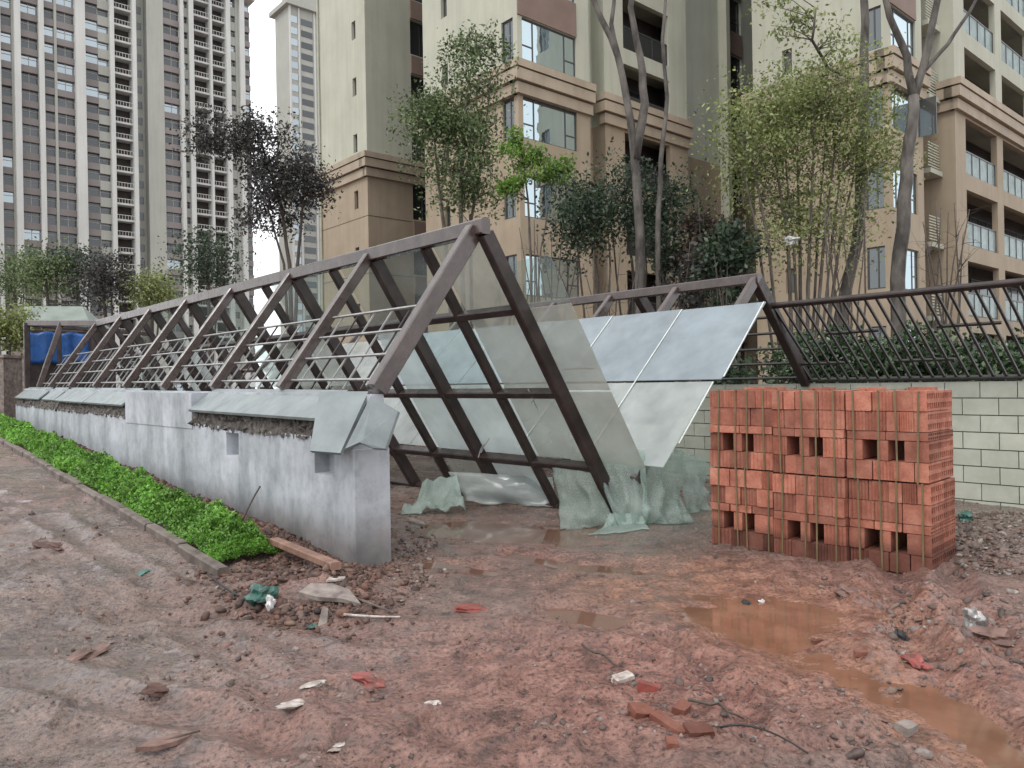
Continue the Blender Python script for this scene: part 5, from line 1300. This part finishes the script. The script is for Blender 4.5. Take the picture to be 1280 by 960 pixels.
def blob(name, c, size, mat, label, cat, seed, flat=0.6, n=2, group=None):
    import bmesh
    bm = bmesh.new(); bmesh.ops.create_icosphere(bm, subdivisions=n + 1, radius=1.0)
    r = random.Random(seed)
    ph = [r.uniform(0, 6) for _ in range(9)]
    for v in bm.verts:
        p = v.co; k = 1 + 0.28 * math.sin(3.1 * p.x + ph[0]) * math.cos(2.7 * p.y + ph[1]) + 0.2 * math.sin(5.7 * p.z + ph[2] + 3 * p.x) + 0.14 * math.sin(9 * p.y + ph[3]) + r.uniform(-0.12, 0.12)
        v.co = Vector((p.x * size[0] * k, p.y * size[1] * k, p.z * size[2] * k))
    me_ = bpy.data.meshes.new(name); bm.to_mesh(me_); bm.free()
    o = mkobj(name, me_, mat); o.location = c; o.rotation_euler = (r.uniform(-0.2, 0.2), r.uniform(-0.2, 0.2), r.uniform(0, 6)); tag(o, label, cat, group); return o
blob('plastic_scrap', at(988, 301, 15.9), (0.19, 0.12, 0.09), M['whitebag'], 'white plastic scrap snagged in the olive tree stems', 'plastic scrap', 5)

# ------------------------------------------------------------------ odd things lying in the mud
def chunk_brick(px, py, size, rot, mat, label, name='broken_brick', cat='brick', seed=0, lift=0.4, group=None):
    r = random.Random(seed + int(px)); p = gp(px, py)
    sx, sy, sz_ = size; n = 3
    vs = []; 
    for z in (-1, 1):
        for (x, y) in ((-1, -1), (0, -1.05), (1, -0.9), (1.1, 0), (0.95, 1), (0, 0.95), (-1, 1), (-1.05, 0)):
            vs.append(Vector((x * sx / 2 * r.uniform(0.85, 1.1), y * sy / 2 * r.uniform(0.85, 1.1), z * sz_ / 2 * r.uniform(0.85, 1.1))))
    m = MB(); m.add(vs, [tuple(range(7, -1, -1)), tuple(range(8, 16))] + [(i, (i + 1) % 8, 8 + (i + 1) % 8, 8 + i) for i in range(8)])
    o = m.build(name, mat); o.location = p + Vector((0, 0, sz_ * (lift - 0.32))); o.rotation_euler = (r.uniform(-0.15, 0.15) + rot[0], r.uniform(-0.15, 0.15) + rot[1], rot[2]); tag(o, label, cat, group); return o
BB = M['brick']
chunk_brick(836, 908, (0.19, 0.06, 0.04), (0.1, 0.15, -1.05), BB, 'long split brick lying in the red clay cluster', seed=1)
chunk_brick(800, 893, (0.10, 0.08, 0.06), (0.2, 0.1, 0.4), BB, 'chunky brick half on the outer edge of the red cluster', seed=2)
chunk_brick(852, 889, (0.085, 0.06, 0.055), (0.3, 0, 0.9), BB, 'small brick corner propped against the long split brick', seed=3)
chunk_brick(872, 915, (0.12, 0.09, 0.04), (0.1, 0.1, 0.2), BB, 'flat brick slice sunk in clay beside the long split brick', seed=4)
chunk_brick(812, 862, (0.11, 0.05, 0.05), (0, 0.2, -0.3), M['redcloth'], 'dark red fragment above the broken brick cluster', name='red_fragment', cat='fragment', seed=5)
chunk_brick(1133, 914, (0.085, 0.07, 0.06), (0.1, 0, 0.5), M['rubble'], 'pale stone at the edge of the orange puddle', name='stone', cat='stone', seed=6)
chunk_brick(840, 930, (0.07, 0.05, 0.03), (0.1, 0, 1.5), BB, 'tiny brick chip under the broken cluster', seed=7)
chunk_brick(1078, 817, (0.09, 0.04, 0.03), (0, 0, -0.3), BB, 'brick sliver in the middle of the orange puddle edge', seed=8)
chunk_brick(1022, 803, (0.07, 0.04, 0.03), (0, 0, 0.3), BB, 'brick chip beside the puddle narrows', seed=9)
chunk_brick(776, 848, (0.12, 0.07, 0.02), (0.1, 0, 0.3), M['plaster'], 'white plaster flake with a stick beside it', name='plaster_flake', cat='plaster', seed=10)
for i, (px, py, s, lab) in enumerate(((372, 880, 0.16, 'largest smear of crushed white plaster in the tyre rut'), (392, 856, 0.10, 'small smear of crushed white plaster above the largest one'), (540, 880, 0.055, 'lone white plaster lump in smooth mud'), (428, 932, 0.07, 'pale plaster lump on the near rut edge'))):
    p = gp(px, py); blob('plaster_rubble', p, (s * 0.7, s * 0.4, 0.012), M['plaster'], lab, 'plaster', 20 + i)
blob('red_rag', gp(462, 853), (0.09, 0.055, 0.03), M['redcloth'], 'orange-red rag trodden in the mud near the plaster smears', 'rag', 31)
blob('red_rag', gp(597, 762), (0.16, 0.06, 0.018), M['redcloth'], 'flat red rag in the mud before the canopy pool', 'rag', 32)
blob('red_bag', gp(1142, 830), (0.085, 0.06, 0.05), M['redcloth'], 'crumpled red plastic bag beside the orange puddle', 'bag', 33)
blob('red_rag', gp(1064, 742), (0.10, 0.08, 0.04), M['clod'], 'reddish clay lump before the brick stack', 'clay lump', 34)
blob('teal_bag', gp(328, 752) + Vector((0, 0, 0.04)), (0.11, 0.08, 0.075), M['tealbag'], 'teal and white plastic bag at the hedge end', 'bag', 35)
blob('white_scrap', gp(338, 762) + Vector((0, 0, 0.05)), (0.035, 0.03, 0.05), M['whitebag'], 'white scrap tucked in the teal bag', 'plastic scrap', 36)
blob('teal_scrap', gp(391, 784), (0.05, 0.03, 0.02), M['tealbag'], 'teal plastic scrap below the grey slab', 'plastic scrap', 37)
blob('teal_scrap', gp(178, 716), (0.09, 0.05, 0.012), M['tealbag'], 'flat teal plastic scrap beside the kerb', 'plastic scrap', 38)
blob('teal_scrap', gp(1206, 650) + Vector((0, 0, 0.03)), (0.08, 0.06, 0.07), M['tealbag'], 'teal plastic scrap between brick stack and block wall', 'plastic scrap', 39)
blob('clear_bottle', gp(1218, 783) + Vector((0, 0, 0.03)), (0.045, 0.05, 0.085), M['silver'], 'crushed clear plastic bottle on the rubble ridge', 'bottle', 40)
blob('black_bag', gp(1126, 797), (0.06, 0.04, 0.04), M['black'], 'black plastic scrap on the rubble ridge', 'plastic scrap', 41)
blob('black_bag', gp(933, 755), (0.05, 0.03, 0.025), M['black'], 'black scrap floating at the puddle rim', 'plastic scrap', 42)
blob('white_scrap', gp(952, 753), (0.025, 0.02, 0.02), M['whitebag'], 'white scrap at the puddle rim', 'plastic scrap', 43)
blob('earth_clump', gp(200, 862), (0.08, 0.05, 0.02), M['soil'], 'dark earth clump in the left mud', 'earth clump', 44)
blob('black_debris', gp(62, 680), (0.22, 0.10, 0.02), M['soil'], 'flat black debris lying near the kerb', 'debris', 45)
blob('earth_clump', gp(1245, 797), (0.13, 0.08, 0.05), M['clod'], 'dark earth clump beside the clear bottle', 'earth clump', 46)
blob('earth_clump', gp(105, 822), (0.12, 0.07, 0.04), M['clod'], 'rounded mud lump in the left mud', 'earth clump', 47)
# timber, slabs and sticks at the broken wall end
def timber(name, p, q, wd, h, mat, label, cat):
    m = MB(); m.bar(p, q, wd, h, Vector((0, 0, 1)), 0.008); tag(m.build(name, mat), label, cat)
timber('timber_baulk', gp(343, 690) + Vector((0, 0, 0.10)), gp(420, 716) + Vector((0, 0, 0.05)), 0.085, 0.06, M['wood'], 'red-brown timber baulk lying from hedge end to wall end', 'timber')
def flat_slab(px, py, pts, th, tilt, mat, name, label, cat):
    p = gp(px, py); m = MB(); k = len(pts); vs = [Vector((x, y, 0)) for x, y in pts] + [Vector((x, y, th)) for x, y in pts]
    m.add(vs, [tuple(range(k - 1, -1, -1)), tuple(range(k, 2 * k))] + [(i, (i + 1) % k, k + (i + 1) % k, k + i) for i in range(k)])
    o = m.build(name, mat); o.location = p + Vector((0, 0, 0.05 if th > 0.025 else 0.015)); o.rotation_euler = tilt; tag(o, label, cat)
flat_slab(410, 752, [(-0.19, -0.06), (-0.05, -0.10), (0.12, -0.09), (0.26, -0.13), (0.14, 0.05), (0.0, 0.11), (-0.15, 0.08)], 0.03, (0.22, 0.12, 0.0), M['rubble'], 'broken_slab', 'broken grey slab tilted on the earth heap at the wall end', 'slab')
flat_slab(405, 775, [(-0.03, -0.08), (0.03, -0.07), (0.02, 0.06), (-0.02, 0.07)], 0.02, (0.9, 0.1, 0.1), M['rubble'], 'slab_splinter', 'narrow grey splinter standing under the broken slab', 'slab')
flat_slab(420, 727, [(-0.07, -0.03), (0.06, -0.02), (0.07, 0.03), (-0.05, 0.04)], 0.015, (0.1, 0, 0.2), M['plaster'], 'plaster_flake', 'pale flake at the end of the timber baulk', 'plaster')
flat_slab(205, 935, [(-0.11, -0.02), (-0.03, -0.045), (0.05, -0.03), (0.11, 0.0), (0.06, 0.04), (-0.05, 0.025)], 0.02, (0.05, 0.03, 0.5), M['clod'], 'mud_slab', 'torn mud slab on the near rut edge', 'mud slab')
flat_slab(520, 660, [(-0.1, -0.06), (0.1, -0.05), (0.08, 0.06), (-0.08, 0.06)], 0.03, (0.2, 0.3, 0.3), M['rubble'], 'broken_slab', 'grey slab fragment behind the wall end pier', 'slab')
def stick(name, a, b, r0, mat, label, cat, sag=0.03, lift=0.02):
    pa, pb = gp(*a), gp(*b); pts = bez(pa + Vector((0, 0, lift)), pb + Vector((0, 0, lift)), sag, 8); g = [Vector((p.x, p.y, max(p.z, float(height(p.x, p.y)) + r0))) for p in pts]
    m = MB(); m.tube(g, [r0 * (1 - 0.06 * i) for i in range(8)], 6); tag(m.build(name, mat, None, True), label, cat)
stick('stick', (728, 810), (775, 838), 0.008, M['twig'], 'thin dark stick pointing at the white plaster flake', 'stick')
stick('stick', (430, 772), (500, 775), 0.010, M['plaster'], 'pale stripped stick beside the broken slab', 'stick')
stick('stick', (440, 750), (492, 770), 0.012, M['bark'], 'dark stick beside the broken slab', 'stick')
stick('stick', (860, 880), (930, 905), 0.008, M['twig'], 'dark stick beside the broken brick cluster', 'stick')
stick('black_line', (900, 915), (1010, 948), 0.006, M['black'], 'black crack line curving round the red clay patch', 'cable', 0.12)  # crack in the mud, made as a thin black tube
stick('black_line', (262, 722), (318, 760), 0.009, M['black'], 'black cable running from the kerb end to the teal bag', 'cable', 0.06)
stick('stick', (170, 945), (250, 920), 0.008, M['twig'], 'dark stick on the torn mud slab', 'stick')
m = MB(); m.tube(bez(F(1.3, -0.75, 0.32), F(1.35, -0.55, 0.62), 0.03), [0.009] * 5, 5); tag(m.build('dead_stem', M['twig'], None, True), 'dead stem poking out of the hedge end', 'stem')
